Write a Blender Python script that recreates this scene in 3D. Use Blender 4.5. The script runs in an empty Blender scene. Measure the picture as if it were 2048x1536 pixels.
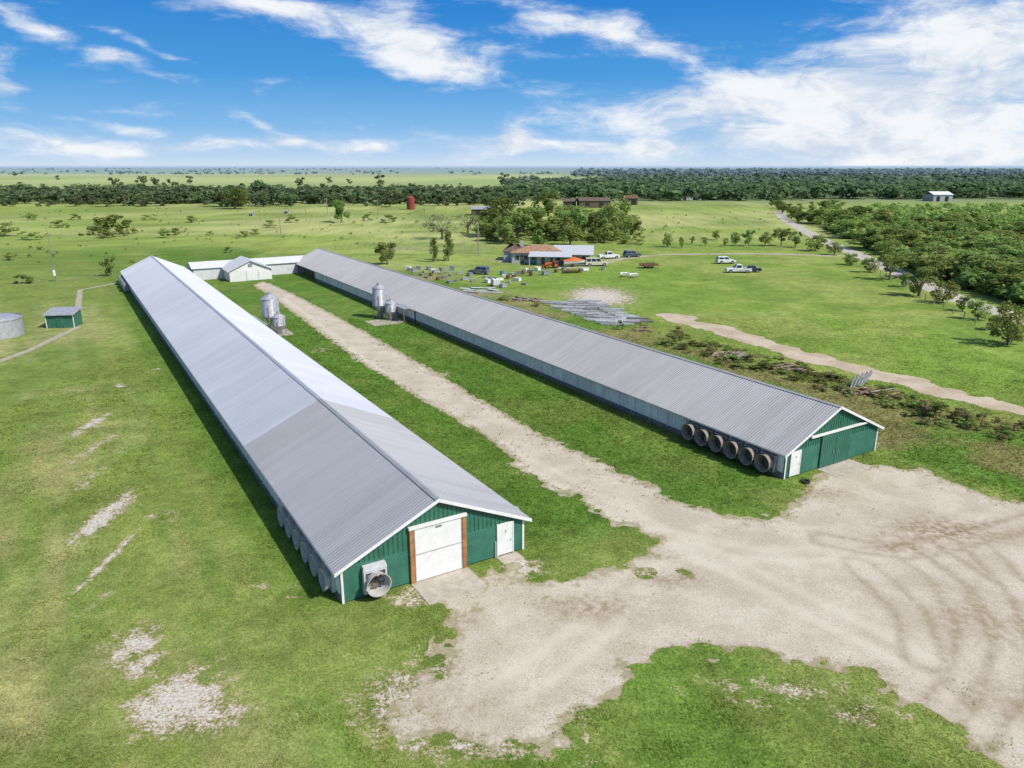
import bpy, math, random
import numpy as np
from mathutils import Vector, Matrix
R=math.radians
random.seed(7); rng=np.random.default_rng(7)
sc=bpy.context.scene; col=sc.collection
# ------------------------------------------------------------------ camera model
F=1480.; H=24.; PIT=math.atan(438/F); SP,CP=math.sin(PIT),math.cos(PIT)
def dep(v): return H/(SP+(v-768)/F*CP)
def at(u,v,z=0.):
    dx=(u-1024)/F; dy=(v-768)/F; t=(H-z)/(SP+dy*CP)
    return Vector((t*dx,t*(CP-dy*SP),z))
cam=bpy.data.objects.new('camera',bpy.data.cameras.new('camera')); col.objects.link(cam)
cam.location=(0,0,H); cam.rotation_euler=(R(90)-PIT,0,0)
cam.data.sensor_width=36; cam.data.lens=F/2048*36; cam.data.clip_start=.5; cam.data.clip_end=60000
sc.camera=cam
sc.view_settings.view_transform='Standard'; sc.view_settings.look='None'; sc.view_settings.exposure=0
# ------------------------------------------------------------------ noise
def _h(i,j,s): 
    a=np.sin(i*127.1+j*311.7+s*74.7)*43758.5453
    return a-np.floor(a)
def vn(x,y,s=0):
    xi=np.floor(x);yi=np.floor(y);fx=x-xi;fy=y-yi
    fx=fx*fx*(3-2*fx);fy=fy*fy*(3-2*fy)
    return (_h(xi,yi,s)*(1-fx)+_h(xi+1,yi,s)*fx)*(1-fy)+(_h(xi,yi+1,s)*(1-fx)+_h(xi+1,yi+1,s)*fx)*fy
def fbm(x,y,s=0,o=4):
    r=0;a=.5;t=0
    for k in range(o): r=r+a*vn(x*2**k,y*2**k,s+k*3); t+=a; a*=.5
    return r/t
def ss(a,b,x):
    t=np.clip((x-a)/(b-a),0,1); return t*t*(3-2*t)
# ------------------------------------------------------------------ materials
def nodes(name):
    m=bpy.data.materials.new(name); m.use_nodes=True
    nt=m.node_tree; return m,nt,nt.nodes['Principled BSDF']
def nn(nt,t,**k):
    n=nt.nodes.new(t)
    for a,b in k.items(): setattr(n,a,b)
    return n
def mth(nt,op,a,b=None,c=None,clamp=False):
    n=nt.nodes.new('ShaderNodeMath'); n.operation=op; n.use_clamp=clamp
    for i,x in enumerate((a,b,c)):
        if x is None: continue
        if isinstance(x,(int,float)): n.inputs[i].default_value=x
        else: nt.links.new(x,n.inputs[i])
    return n.outputs[0]
def mixc(nt,f,a,b,blend='MIX'):
    n=nt.nodes.new('ShaderNodeMix'); n.data_type='RGBA'; n.blend_type=blend
    for s,x in ((n.inputs[0],f),(n.inputs[6],a),(n.inputs[7],b)):
        if isinstance(x,(int,float)): s.default_value=x
        elif isinstance(x,tuple): s.default_value=(*x[:3],1)
        else: nt.links.new(x,s)
    return n.outputs[2]
def noise(nt,vec,scale,detail=4,rough=.6,out=0):
    n=nt.nodes.new('ShaderNodeTexNoise'); n.inputs['Scale'].default_value=scale
    n.inputs['Detail'].default_value=detail; n.inputs['Roughness'].default_value=rough
    if vec is not None: nt.links.new(vec,n.inputs['Vector'])
    return n.outputs[out]
def maprange(nt,x,a,b,c=0.,d=1.):
    n=nt.nodes.new('ShaderNodeMapRange'); n.interpolation_type='SMOOTHSTEP'
    nt.links.new(x,n.inputs[0])
    for i,k in enumerate((a,b,c,d)): n.inputs[i+1].default_value=k
    return n.outputs[0]
def bump(nt,bs,h,strength,dist):
    b=nt.nodes.new('ShaderNodeBump'); b.inputs['Strength'].default_value=strength; b.inputs['Distance'].default_value=dist
    nt.links.new(h,b.inputs['Height']); nt.links.new(b.outputs[0],bs.inputs['Normal'])
def mat(name,c,rough=.7,metal=0.,var=.18,scale=2.,bmp=0.,bscale=25.,dirt=None):
    m,nt,bs=nodes(name)
    tc=nn(nt,'ShaderNodeTexCoord').outputs['Object']
    f=noise(nt,tc,scale,4)
    lo=tuple(x*(1-var) for x in c); hi=tuple(min(1,x*(1+var)) for x in c)
    k=mixc(nt,maprange(nt,f,.3,.7),lo,hi)
    if dirt:
        d=maprange(nt,noise(nt,tc,scale*2.3,5,.7),.52,.75)
        k=mixc(nt,d,k,dirt)
    nt.links.new(k,bs.inputs['Base Color'])
    bs.inputs['Roughness'].default_value=rough; bs.inputs['Metallic'].default_value=metal
    if bmp: bump(nt,bs,noise(nt,tc,bscale,3),bmp,.02)
    return m
def roofmat(name,c,rough,metal,pw=.9,warm=None):
    m,nt,bs=nodes(name)
    tc=nn(nt,'ShaderNodeTexCoord').outputs['Object']
    sx=nn(nt,'ShaderNodeSeparateXYZ'); nt.links.new(tc,sx.inputs[0])
    fl=mth(nt,'FLOOR',mth(nt,'DIVIDE',sx.outputs[1],pw))
    wn=nn(nt,'ShaderNodeTexWhiteNoise',noise_dimensions='1D'); nt.links.new(fl,wn.inputs['W'])
    k=mixc(nt,wn.outputs[0],tuple(x*.94 for x in c),tuple(x*1.05 for x in c))
    mp=nn(nt,'ShaderNodeMapping'); nt.links.new(tc,mp.inputs[0]); mp.inputs['Scale'].default_value=(.25,2.2,.25)
    k=mixc(nt,maprange(nt,noise(nt,mp.outputs[0],1.0,4),.35,.75,0,.4),k,tuple(x*.77 for x in (warm or c)))
    k=mixc(nt,maprange(nt,noise(nt,tc,.09,3),.4,.7,0,.3),k,tuple(min(1,x*1.2) for x in c))
    nt.links.new(k,bs.inputs['Base Color'])
    bs.inputs['Roughness'].default_value=rough
    bs.inputs['Metallic'].default_value=metal; bs.inputs['Specular IOR Level'].default_value=.35
    return m
def leafmat(name,dark,light):
    m,nt,bs=nodes(name); nt.nodes.remove(bs)
    g=nn(nt,'ShaderNodeNewGeometry'); oi=nn(nt,'ShaderNodeObjectInfo')
    k=mixc(nt,g.outputs['Random Per Island'],dark,light)
    hs=nn(nt,'ShaderNodeHueSaturation'); nt.links.new(k,hs.inputs['Color'])
    nt.links.new(mth(nt,'MULTIPLY_ADD',oi.outputs['Random'],.06,.465),hs.inputs['Hue'])
    nt.links.new(mth(nt,'MULTIPLY_ADD',oi.outputs['Random'],.5,.78),hs.inputs['Value'])
    f=noise(nt,g.outputs['Position'],.09,1)
    k2=mixc(nt,maprange(nt,f,.38,.62,0,.4),hs.outputs[0],dark)
    d=nn(nt,'ShaderNodeBsdfDiffuse'); t=nn(nt,'ShaderNodeBsdfTranslucent'); ms=nn(nt,'ShaderNodeMixShader'); ms.inputs[0].default_value=.46
    nt.links.new(k2,d.inputs[0]); nt.links.new(k2,t.inputs[0]); nt.links.new(d.outputs[0],ms.inputs[1]); nt.links.new(t.outputs[0],ms.inputs[2])
    nt.links.new(ms.outputs[0],nt.nodes['Material Output'].inputs[0])
    return m
# ------------------------------------------------------------------ mesh builder
class MB:
    def __init__(s): s.v=[];s.f=[]
    def add(s,vs,fs):
        n=len(s.v); s.v+=[tuple(p) for p in vs]; s.f+=[tuple(i+n for i in f) for f in fs]; return s
    def box(s,x0,x1,y0,y1,z0,z1):
        return s.add([(x0,y0,z0),(x1,y0,z0),(x1,y1,z0),(x0,y1,z0),(x0,y0,z1),(x1,y0,z1),(x1,y1,z1),(x0,y1,z1)],
              [(0,3,2,1),(4,5,6,7),(0,1,5,4),(1,2,6,5),(2,3,7,6),(3,0,4,7)])
    def hexa(s,b,t):
        return s.add(list(b)+list(t),[(0,3,2,1),(4,5,6,7),(0,1,5,4),(1,2,6,5),(2,3,7,6),(3,0,4,7)])
    def prism(s,poly,ax,a,b):
        n=len(poly)
        g=(lambda p,k:(k,p[0],p[1])) if ax=='x' else (lambda p,k:(p[0],k,p[1])) if ax=='y' else (lambda p,k:(p[0],p[1],k))
        vs=[g(p,a) for p in poly]+[g(p,b) for p in poly]
        return s.add(vs,[tuple(range(n))[::-1],tuple(range(n,2*n))]+[(i,(i+1)%n,n+(i+1)%n,n+i) for i in range(n)])
    def tube(s,p,q,r0,r1=None,n=10,cap=True):
        if r1 is None: r1=r0
        p=Vector(p);q=Vector(q);d=(q-p).normalized()
        a=d.orthogonal().normalized(); b=d.cross(a)
        vs=[];
        for c,r in ((p,r0),(q,r1)):
            for i in range(n):
                t=2*math.pi*i/n; vs.append(c+a*(r*math.cos(t))+b*(r*math.sin(t)))
        fs=[(i,(i+1)%n,n+(i+1)%n,n+i) for i in range(n)]
        if cap: fs+=[tuple(range(n))[::-1],tuple(range(n,2*n))]
        return s.add(vs,fs)
    def lathe(s,prof,n=24,c=(0,0,0)):
        vs=[]
        for r,z in prof:
            for i in range(n):
                t=2*math.pi*i/n; vs.append((c[0]+r*math.cos(t),c[1]+r*math.sin(t),c[2]+z))
        fs=[]
        for k in range(len(prof)-1):
            for i in range(n):
                j=(i+1)%n; fs.append((k*n+i,k*n+j,(k+1)*n+j,(k+1)*n+i))
        return s.add(vs,fs)
    def build(s,name,m,parent=None,loc=None,rot=None,smooth=False,bevel=0):
        me=bpy.data.meshes.new(name); me.from_pydata(s.v,[],s.f); me.update()
        me.materials.append(m)
        if smooth: me.polygons.foreach_set('use_smooth',[True]*len(me.polygons))
        return link(name,me,parent,loc,rot,bevel)
def link(name,me,parent=None,loc=None,rot=None,bevel=0):
    o=bpy.data.objects.new(name,me); col.objects.link(o)
    if parent: o.parent=parent
    if loc is not None: o.location=loc
    if rot is not None: o.rotation_euler=rot
    if bevel:
        b=o.modifiers.new('bevel','BEVEL'); b.width=bevel; b.segments=2; b.limit_method='ANGLE'
    return o
def npmesh(name,V,Fa,m):
    me=bpy.data.meshes.new(name); V=np.asarray(V,np.float32); Fa=np.asarray(Fa,np.int32)
    me.vertices.add(len(V)); me.vertices.foreach_set('co',V.ravel())
    me.loops.add(Fa.size); me.loops.foreach_set('vertex_index',Fa.ravel())
    me.polygons.add(len(Fa)); me.polygons.foreach_set('loop_start',np.arange(len(Fa),dtype=np.int32)*Fa.shape[1])
    me.update(calc_edges=True); me.materials.append(m); return me
def setp(o,label,cat,group=None,kind=None):
    o['label']=label; o['category']=cat
    if group: o['group']=group
    if kind: o['kind']=kind
    return o
def thing(name,loc,rz,label,cat,group=None):
    o=bpy.data.objects.new(name,None); col.objects.link(o); o.empty_display_size=.3
    o.location=loc; o.rotation_euler=(0,0,rz); return setp(o,label,cat,group)
# ------------------------------------------------------------------ world + sun
SUN=Vector((.86,-.51,0)).normalized(); EL=R(46)
S=Vector((SUN.x*math.cos(EL),SUN.y*math.cos(EL),math.sin(EL)))
sl=bpy.data.lights.new('sun','SUN'); sl.energy=4.5; sl.angle=R(.5); sl.color=(1,.955,.88)
so=bpy.data.objects.new('sun',sl); col.objects.link(so); so.rotation_euler=S.to_track_quat('Z','Y').to_euler(); so.location=(60,-40,80)
W=bpy.data.worlds.new('World'); sc.world=W; W.use_nodes=True; nt=W.node_tree
try: W.cycles.sampling_method='NONE'
except Exception as e: print(e)
bg=nt.nodes['Background']
sky=nn(nt,'ShaderNodeTexSky',sky_type='NISHITA'); sky.sun_disc=False; sky.sun_elevation=EL; sky.sun_rotation=math.atan2(S.x,S.y)
tc=nn(nt,'ShaderNodeTexCoord').outputs['Generated']
sx=nn(nt,'ShaderNodeSeparateXYZ'); nt.links.new(tc,sx.inputs[0])
az=mth(nt,'ARCTAN2',sx.outputs[0],sx.outputs[1]); el=mth(nt,'ARCSINE',sx.outputs[2])
ramp=nn(nt,'ShaderNodeValToRGB'); nt.links.new(mth(nt,'MULTIPLY',el,4.),ramp.inputs[0])
stops=[(0,(.62,.74,.88)),(.05,(.48,.66,.88)),(.18,(.235,.50,.83)),(.42,(.08,.34,.74)),(.85,(.016,.20,.63)),(1,(.01,.15,.54))]
cr=ramp.color_ramp
while len(cr.elements)<len(stops): cr.elements.new(.5)
for e,(p,c) in zip(cr.elements,stops): e.position=p; e.color=(*c,1)
SK=.12
def scl(c,k):
    n=nn(nt,'ShaderNodeVectorMath',operation='SCALE'); nt.links.new(c,n.inputs[0]); n.inputs[3].default_value=k; return n.outputs[0]
base=mixc(nt,maprange(nt,el,.25,.6),scl(ramp.outputs[0],1/SK),scl(sky.outputs[0],1.2))
def comb(a,b,c=0.):
    n=nn(nt,'ShaderNodeCombineXYZ')
    for i,x in enumerate((a,b,c)):
        if isinstance(x,(int,float)): n.inputs[i].default_value=x
        else: nt.links.new(x,n.inputs[i])
    return n.outputs[0]
cv=comb(az,mth(nt,'MULTIPLY',el,2.4))
wn_=nt.nodes.new('ShaderNodeTexNoise'); wn_.inputs['Scale'].default_value=6; wn_.inputs['Detail'].default_value=3; nt.links.new(cv,wn_.inputs['Vector'])
sp3=nn(nt,'ShaderNodeSeparateXYZ'); nt.links.new(wn_.outputs['Color'],sp3.inputs[0])
aw=mth(nt,'ADD',az,mth(nt,'MULTIPLY_ADD',sp3.outputs[0],.16,-.08)); ew=mth(nt,'ADD',el,mth(nt,'MULTIPLY_ADD',sp3.outputs[1],.05,-.025))
def ell(u,v,ru,rv,amp,tilt=0.):
    dx=(u-1024)/F; dy=(v-768)/F
    d=Vector((dx,CP-dy*SP,-SP-dy*CP)).normalized()
    a0=math.atan2(d.x,d.y); e0=math.asin(d.z)
    da=mth(nt,'SUBTRACT',aw,a0); de=mth(nt,'SUBTRACT',ew,e0)
    if tilt: de=mth(nt,'SUBTRACT',de,mth(nt,'MULTIPLY',da,tilt))
    x=mth(nt,'DIVIDE',da,ru/F); y=mth(nt,'DIVIDE',de,rv/F)
    q=mth(nt,'ADD',mth(nt,'MULTIPLY',x,x),mth(nt,'MULTIPLY',y,y))
    return mth(nt,'MULTIPLY',mth(nt,'EXPONENT',mth(nt,'MULTIPLY',q,-1.)),amp)
E=[(1830,230,330,75,.95),(1960,70,230,80,.9),(1420,205,230,40,.75,.05),(1560,270,230,18,.5),(540,14,190,30,.75),(780,80,70,55,.8),(890,130,110,32,.95),(1180,50,240,36,.75,-.3),
   (60,40,170,20,.65,-.35),(330,90,100,12,.55,-.4),(245,128,60,14,.55),(5,145,45,45,.85),(110,285,170,20,.7),(470,290,190,14,.6),(560,262,110,12,.5,-.4),(1012,268,48,24,1.1),(1100,290,210,16,.7),(1285,288,38,20,.95),(760,292,60,14,.7),(1800,305,420,22,.5),(230,242,110,7,.5,-.15)]
tot=None
for e in E:
    x=ell(*e); tot=x if tot is None else mth(nt,'ADD',tot,x)
cn=noise(nt,comb(aw,mth(nt,'MULTIPLY',ew,2.3),1.3),11,7,.66)
cn2=noise(nt,comb(mth(nt,'MULTIPLY_ADD',el,1.6,az),mth(nt,'MULTIPLY',el,6.),5.),8,5,.62)
dn=mth(nt,'ADD',tot,mth(nt,'ADD',mth(nt,'MULTIPLY_ADD',cn,1.7,-.85),mth(nt,'MULTIPLY_ADD',cn2,1.2,-.6)))
cm=maprange(nt,dn,.12,1.05,0,.96)
cc=mixc(nt,maprange(nt,cn,.36,.6),(.64/SK,.72/SK,.84/SK),(.93/SK,.95/SK,.97/SK))
mm=nt.nodes.new('ShaderNodeMix'); mm.data_type='RGBA'
nt.links.new(cm,mm.inputs[0]); nt.links.new(base,mm.inputs[6]); nt.links.new(cc,mm.inputs[7])
nt.links.new(mm.outputs[2],bg.inputs[0]); bg.inputs[1].default_value=SK
# ------------------------------------------------------------------ ground layout
TH=R(31.2); AX=Vector((-math.sin(TH),math.cos(TH),0)); BX=Vector((math.cos(TH),math.sin(TH),0))
OL=Vector((-4.47,40.05,0)); OR=Vector((26.65,57.4,0)); HL,HR=6.1,5.95; LL,LR=142.,140.
def sw(x,y): 
    dx=x-OL.x; dy=y-OL.y; return dx*AX.x+dy*AX.y, dx*BX.x+dy*BX.y
def poly_sdf(pts):
    P=[(p.x,p.y) for p in pts]
    def fn(x,y):
        d=np.full(x.shape,1e18); ins=np.zeros(x.shape,bool)
        for i in range(len(P)):
            ax,ay=P[i];bx,by=P[(i+1)%len(P)]
            ex,ey=bx-ax,by-ay; t=np.clip(((x-ax)*ex+(y-ay)*ey)/(ex*ex+ey*ey+1e-12),0,1)
            d=np.minimum(d,(x-ax-t*ex)**2+(y-ay-t*ey)**2)
            c=(ay>y)!=(by>y)
            if by!=ay: ins^=c&(x<(bx-ax)*(y-ay)/(by-ay)+ax)
        return np.where(ins,1,-1)*np.sqrt(d)
    return fn
def line_sdf(pts,hw):
    P=[(p.x,p.y) for p in pts]
    def fn(x,y):
        d=np.full(x.shape,1e18)
        for i in range(len(P)-1):
            ax,ay=P[i];bx,by=P[i+1]; ex,ey=bx-ax,by-ay
            t=np.clip(((x-ax)*ex+(y-ay)*ey)/(ex*ex+ey*ey),0,1)
            d=np.minimum(d,(x-ax-t*ex)**2+(y-ay-t*ey)**2)
        return hw-np.sqrt(d)
    return fn
px=lambda L:[at(u,v) for u,v in L]
def blobs(L):
    Q=[]
    for u,v,ru,rv,a in L:
        c=at(u,v); Q.append((c.x,c.y,ru*dep(v)/F,(at(u,v-rv).y-at(u,v+rv).y)/2,a))
    def fn(x,y):
        b=np.zeros_like(x)
        for cx,cy,rx,ry,a in Q: b=np.maximum(b,a*np.exp(-(((x-cx)/rx)**2+((y-cy)/ry)**2)))
        return b
    return fn
GR=px([(497,570),(545,602),(620,660),(700,722),(830,802),(960,882),(1060,950),(1160,1010),(1240,1050),(1325,1084),(1290,1115),(1180,1140),(1060,1152),(1035,1118),
 (950,1160),(850,1200),(900,1250),(860,1330),(780,1400),(680,1455),(700,1485),(850,1505),(1000,1500),(1120,1490),(1165,1420),(1300,1345),(1400,1320),(1560,1318),(1700,1355),(1800,1425),(1950,1505),(2060,1575),
 (2350,1575),(2350,1110),(2048,1002),(1960,985),(1850,942),(1740,930),(1690,935),(1625,958),(1600,992),(1570,1030),(1490,1042),(1380,1008),(1260,955),(1130,885),(1000,812),(880,740),(800,696),(740,662),(690,636),(620,600),(570,576),(530,560)])
_gs=poly_sdf(GR)
lobe=blobs([(760,1440,120,60,.75),(1000,1500,110,22,.5),(1180,1225,110,45,.7),(1330,1150,80,22,.75),(1400,1320,140,26,.7),(1640,1360,180,40,.7),(960,1200,70,30,.4),(1850,1440,120,40,.6),(860,1340,50,30,.5)])
def fgrav(x,y):
    far=ss(42,70,y); s,w=sw(x,y)
    return _gs(x,y)-.75*ss(10,18,s)+(fbm(x*.35,y*.35,2)-.5)*2.4*(1-.85*far)+(fbm(x*1.6,y*1.6,5,3)-.5)*1.9*(1-.5*far)-lobe(x,y)*ss(.44,.68,fbm(x*.75,y*.75,91))*6.
dirtline=line_sdf(px([(1335,632),(1420,655),(1600,708),(1800,760),(2080,832),(2200,862)]),2.3)
def fdirt(x,y): return dirtline(x,y)+(fbm(x*.3,y*.3,9)-.5)*4.2
lane=line_sdf(px([(1558,424),(1566,437),(1612,463),(1650,482),(1745,522),(1850,570),(1930,603),(2060,643),(2200,690)]),2.5)
def flane(x,y): return lane(x,y)+(fbm(x*.2,y*.2,19)-.5)*1.0
hdrive=line_sdf(px([(1692,512),(1500,507),(1330,509),(1240,518),(1180,533),(1090,537)]),1.5)
def fhd(x,y): return hdrive(x,y)+(fbm(x*.2,y*.2,29)-.5)*3.2
walk=line_sdf(px([(235,566),(160,580),(152,656),(60,700),(-80,752)]),.5)
_bare=blobs([(212,1030,28,56,1.25),(180,850,18,32,.98),(268,1290,55,50,1.0),(350,1405,95,72,1.2),(435,1430,75,36,1.0),(290,1330,40,40,.9),(212,1120,11,80,1.1),(207,1200,11,65,1.0),(240,772,24,5,.8),
 (176,960,10,50,.95),(180,900,11,45,.85),(245,900,30,10,.55),(330,1030,50,16,.52),(520,1172,30,16,.55),(578,1190,26,22,.6),(820,1195,45,22,1),(1040,1135,50,25,1),(1530,790,40,12,.9),(1200,592,75,22,1.1),
 (310,740,18,7,.6),(820,1400,150,95,.8),(950,1500,240,30,.7),(1060,945,30,6,.7),(870,750,40,6,.9),(640,700,25,8,.6),(300,1460,80,45,.55),
 (800,497,70,9,.5),(1560,1380,220,35,.58),(1720,1430,140,36,.55),(1010,520,40,8,.7),(960,590,120,12,.4),(1180,1225,110,45,.6),(1330,1150,80,25,.75),(1170,1480,9,60,.7)])
fbare=lambda x,y:_bare(x,y)
def gcol(x,y):
    s,w=sw(x,y)
    n1=fbm(x*.035,y*.035,1); n2=fbm(x*.14,y*.14,11); n3=fbm(x*.5,y*.5,21,3); st=fbm(w*.55,s*.045,25,3)
    def C(r,g,b): return np.stack([np.full(x.shape,r),np.full(x.shape,g),np.full(x.shape,b)],-1)
    def mx(a,b,t): return a+(b-a)*t[...,None]
    c=C(.182,.245,.056)
    dry=C(.32,.305,.135)
    lush=C(.095,.178,.028)
    c=mx(c,C(.118,.205,.034),ss(.42,.60,n2*.45+st*.55)*.75)
    c=mx(c,C(.245,.285,.08),ss(.50,.64,fbm(w*.3,s*.06,27,3))*.6)
    t=ss(-8,-15,w)*ss(170,60,s)*ss(.42,.60,n2*.35+n1*.3+st*.35)
    c=mx(c,dry,t*.75)
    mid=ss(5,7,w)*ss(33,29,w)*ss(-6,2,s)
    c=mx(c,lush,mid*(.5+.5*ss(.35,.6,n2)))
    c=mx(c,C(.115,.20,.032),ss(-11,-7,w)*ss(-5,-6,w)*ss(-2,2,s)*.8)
    back=ss(41,43,w)
    fld=C(.185,.278,.05)
    c=mx(c,mx(lush*1.25,C(.21,.19,.08),ss(.42,.60,n2)),back*ss(66,54,w)*.85)
    c=mx(c,fld,ss(52,64,w)*ss(-10,10,s))
    c=mx(c,C(.27,.30,.085),ss(52,64,w)*ss(.44,.62,n1*.5+n2*.5)*.65)
    past=mx(C(.26,.33,.08),C(.38,.405,.155),ss(.35,.62,fbm(x*.012,y*.035,31)))
    past=mx(past,C(.16,.23,.055),ss(.52,.68,fbm(x*.03,y*.06,37))*.65)
    c=mx(c,past,ss(165,190,y-np.where(x<-70,45,0)+np.where(x>5,-45*ss(5,60,x),0))*np.where(x>5,ss(215,300,y),1))
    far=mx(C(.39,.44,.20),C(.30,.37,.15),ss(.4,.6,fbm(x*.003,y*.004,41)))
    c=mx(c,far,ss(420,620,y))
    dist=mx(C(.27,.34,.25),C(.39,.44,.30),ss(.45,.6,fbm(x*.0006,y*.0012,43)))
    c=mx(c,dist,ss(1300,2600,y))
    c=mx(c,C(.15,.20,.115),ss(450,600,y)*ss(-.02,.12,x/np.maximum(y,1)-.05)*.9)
    c=mx(c,C(.25,.33,.37),ss(1500,4200,y)*.9)  # distance haze painted into the ground colour as a bluish blend
    c=mx(c,C(.38,.48,.60),ss(4500,12000,y))  # farthest ground coloured paler blue, again painted haze
    k=(.74+.52*n3)*(.82+.36*n2)
    return c*np.where(y<500,k,1)[...,None]
def geo(a,b,n,d0):
    r=[];d=d0;x=a
    for i in range(400):
        d*=1.13; x+=d
        if x>b: break
        r.append(x)
    return r+[b]
xs=np.array([-v for v in geo(70,26000,0,.6)][::-1]+list(np.arange(-70,120.1,.6))+geo(120,26000,0,.6))
ys=np.array([-200,-60,-10,5,12,18]+list(np.arange(22,210.1,.6))+geo(210,32000,0,.6))
X,Y=np.meshgrid(xs,ys); nx,ny=len(xs),len(ys)
V=np.stack([X.ravel(),Y.ravel(),np.zeros(X.size)],-1)
ii=np.arange(nx*ny).reshape(ny,nx)
Fq=np.stack([ii[:-1,:-1].ravel(),ii[:-1,1:].ravel(),ii[1:,1:].ravel(),ii[1:,:-1].ravel()],-1)
gm,nt,bs=nodes('grass_ground')
ca=nn(nt,'ShaderNodeAttribute',attribute_name='Col'); ba=nn(nt,'ShaderNodeAttribute',attribute_name='bare')
pos=nn(nt,'ShaderNodeNewGeometry').outputs['Position']
n1=noise(nt,pos,1.1,4,.65); n2=noise(nt,pos,6,4,.72)
k=mixc(nt,maprange(nt,n1,.3,.7),(.78,.81,.76),(1.22,1.19,1.22)); k2=mixc(nt,maprange(nt,n2,.3,.7),(.68,.71,.68),(1.32,1.29,1.29))
c=mixc(nt,1.,ca.outputs['Color'],k,'MULTIPLY'); c=mixc(nt,1.,c,k2,'MULTIPLY')
bn=mth(nt,'ADD',ba.outputs['Fac'],mth(nt,'ADD',mth(nt,'MULTIPLY_ADD',n1,2.2,-1.1),mth(nt,'MULTIPLY_ADD',n2,1.4,-.7)))
soil=mixc(nt,maprange(nt,n2,.35,.65),(.31,.235,.13),(.43,.36,.24))
soil=mixc(nt,maprange(nt,bn,.6,.95),soil,mixc(nt,maprange(nt,n2,.35,.65),(.44,.395,.32),(.63,.59,.52)))
c=mixc(nt,maprange(nt,bn,.45,.68),c,soil)
nt.links.new(c,bs.inputs['Base Color']); bs.inputs['Roughness'].default_value=.95; bs.inputs['Specular IOR Level'].default_value=.1
bump(nt,bs,n2,.5,.08)
me=npmesh('ground',V,Fq,gm)
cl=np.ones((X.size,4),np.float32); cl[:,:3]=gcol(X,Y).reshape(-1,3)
a=me.color_attributes.new('Col','FLOAT_COLOR','POINT'); a.data.foreach_set('color',cl.ravel())
a=me.attributes.new('bare','FLOAT','POINT'); a.data.foreach_set('value',fbare(X,Y).ravel().astype(np.float32))
setp(link('ground',me),'wide flat green lawn and pasture reaching to the horizon','ground',kind='structure')
# ------------------------------------------------------------------ sheets
def sheet(name,fn,x0,x1,y0,y1,step,z,m,label,cat,attrs=()):
    xs=np.arange(x0,x1,step);ys=np.arange(y0,y1,step);X,Y=np.meshgrid(xs,ys)
    f=fn(X,Y); gy,gx=np.gradient(f,step); g2=np.maximum(gx*gx+gy*gy,.2)
    ins=(f>0).astype(int); cnt=ins[:-1,:-1]+ins[1:,:-1]+ins[:-1,1:]+ins[1:,1:]
    keep=cnt>=2
    mv=np.where(f<0,-f/g2,0); L=np.hypot(mv*gx,mv*gy)+1e-9; cl=np.minimum(1,step*.9/L)
    X2=X+mv*gx*cl; Y2=Y+mv*gy*cl
    ii=np.arange(X.size).reshape(X.shape)
    q=np.stack([ii[:-1,:-1][keep],ii[:-1,1:][keep],ii[1:,1:][keep],ii[1:,:-1][keep]],-1)
    used,inv=np.unique(q,return_inverse=True); q=inv.reshape(q.shape)
    px_,py_=X2.ravel()[used],Y2.ravel()[used]
    me=npmesh(name,np.stack([px_,py_,np.full(len(used),z)],-1),q,m)
    for nm,af in attrs:
        a=me.attributes.new(nm,'FLOAT','POINT'); a.data.foreach_set('value',af(px_,py_).astype(np.float32))
    return setp(link(name,me),label,cat,kind='structure')
def gravelmat(name,c1,c2,c3,attrs=True):
    m,nt,bs=nodes(name); pos=nn(nt,'ShaderNodeNewGeometry').outputs['Position']
    a=noise(nt,pos,.3,5,.62); b=noise(nt,pos,9,4,.78); d=noise(nt,pos,2.2,4,.65)
    k=mixc(nt,maprange(nt,a,.38,.62),c1,c2)
    k=mixc(nt,maprange(nt,d,.5,.75,0,.45),k,c3)
    k=mixc(nt,1.,k,mixc(nt,maprange(nt,b,.28,.72),(.74,.72,.7),(1.2,1.2,1.2)),'MULTIPLY')
    if attrs:
        t=nn(nt,'ShaderNodeAttribute',attribute_name='track').outputs['Fac']; st=nn(nt,'ShaderNodeAttribute',attribute_name='stain').outputs['Fac']; ed=nn(nt,'ShaderNodeAttribute',attribute_name='edge').outputs['Fac']; pl=nn(nt,'ShaderNodeAttribute',attribute_name='pale').outputs['Fac']
        k=mixc(nt,mth(nt,'MULTIPLY',pl,.55),k,tuple(min(1,x*1.12) for x in c2))
        tr=mth(nt,'MULTIPLY',t,maprange(nt,d,.3,.6,.45,1.))
        k=mixc(nt,mth(nt,'MULTIPLY',tr,.62),k,(.28,.205,.13))
        k=mixc(nt,mth(nt,'MULTIPLY',st,maprange(nt,d,.35,.62,.2,1.)),k,(.22,.14,.075))
        e2=maprange(nt,mth(nt,'ADD',ed,mth(nt,'MULTIPLY_ADD',d,1.8,-.9)),.5,.95,0,.65)
        k=mixc(nt,e2,k,(.28,.235,.12))
    nt.links.new(k,bs.inputs['Base Color']); bs.inputs['Roughness'].default_value=.95; bs.inputs['Specular IOR Level'].default_value=.15
    bump(nt,bs,mth(nt,'ADD',b,d),.4,.04)
    return m
def trk(L): return [line_sdf(px(l),0) for l in L]
TR=trk([[(1650,1080),(1800,1105),(1930,1080),(2100,1030)],[(1850,1090),(1980,1180),(2030,1280),(2010,1380),(1940,1470)],[(1780,1080),(1900,1170),(1950,1270),(1930,1370),(1870,1440)],[(1720,1130),(1820,1220),(1850,1320)],[(1940,1080),(2060,1200),(2110,1320)]])
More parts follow.
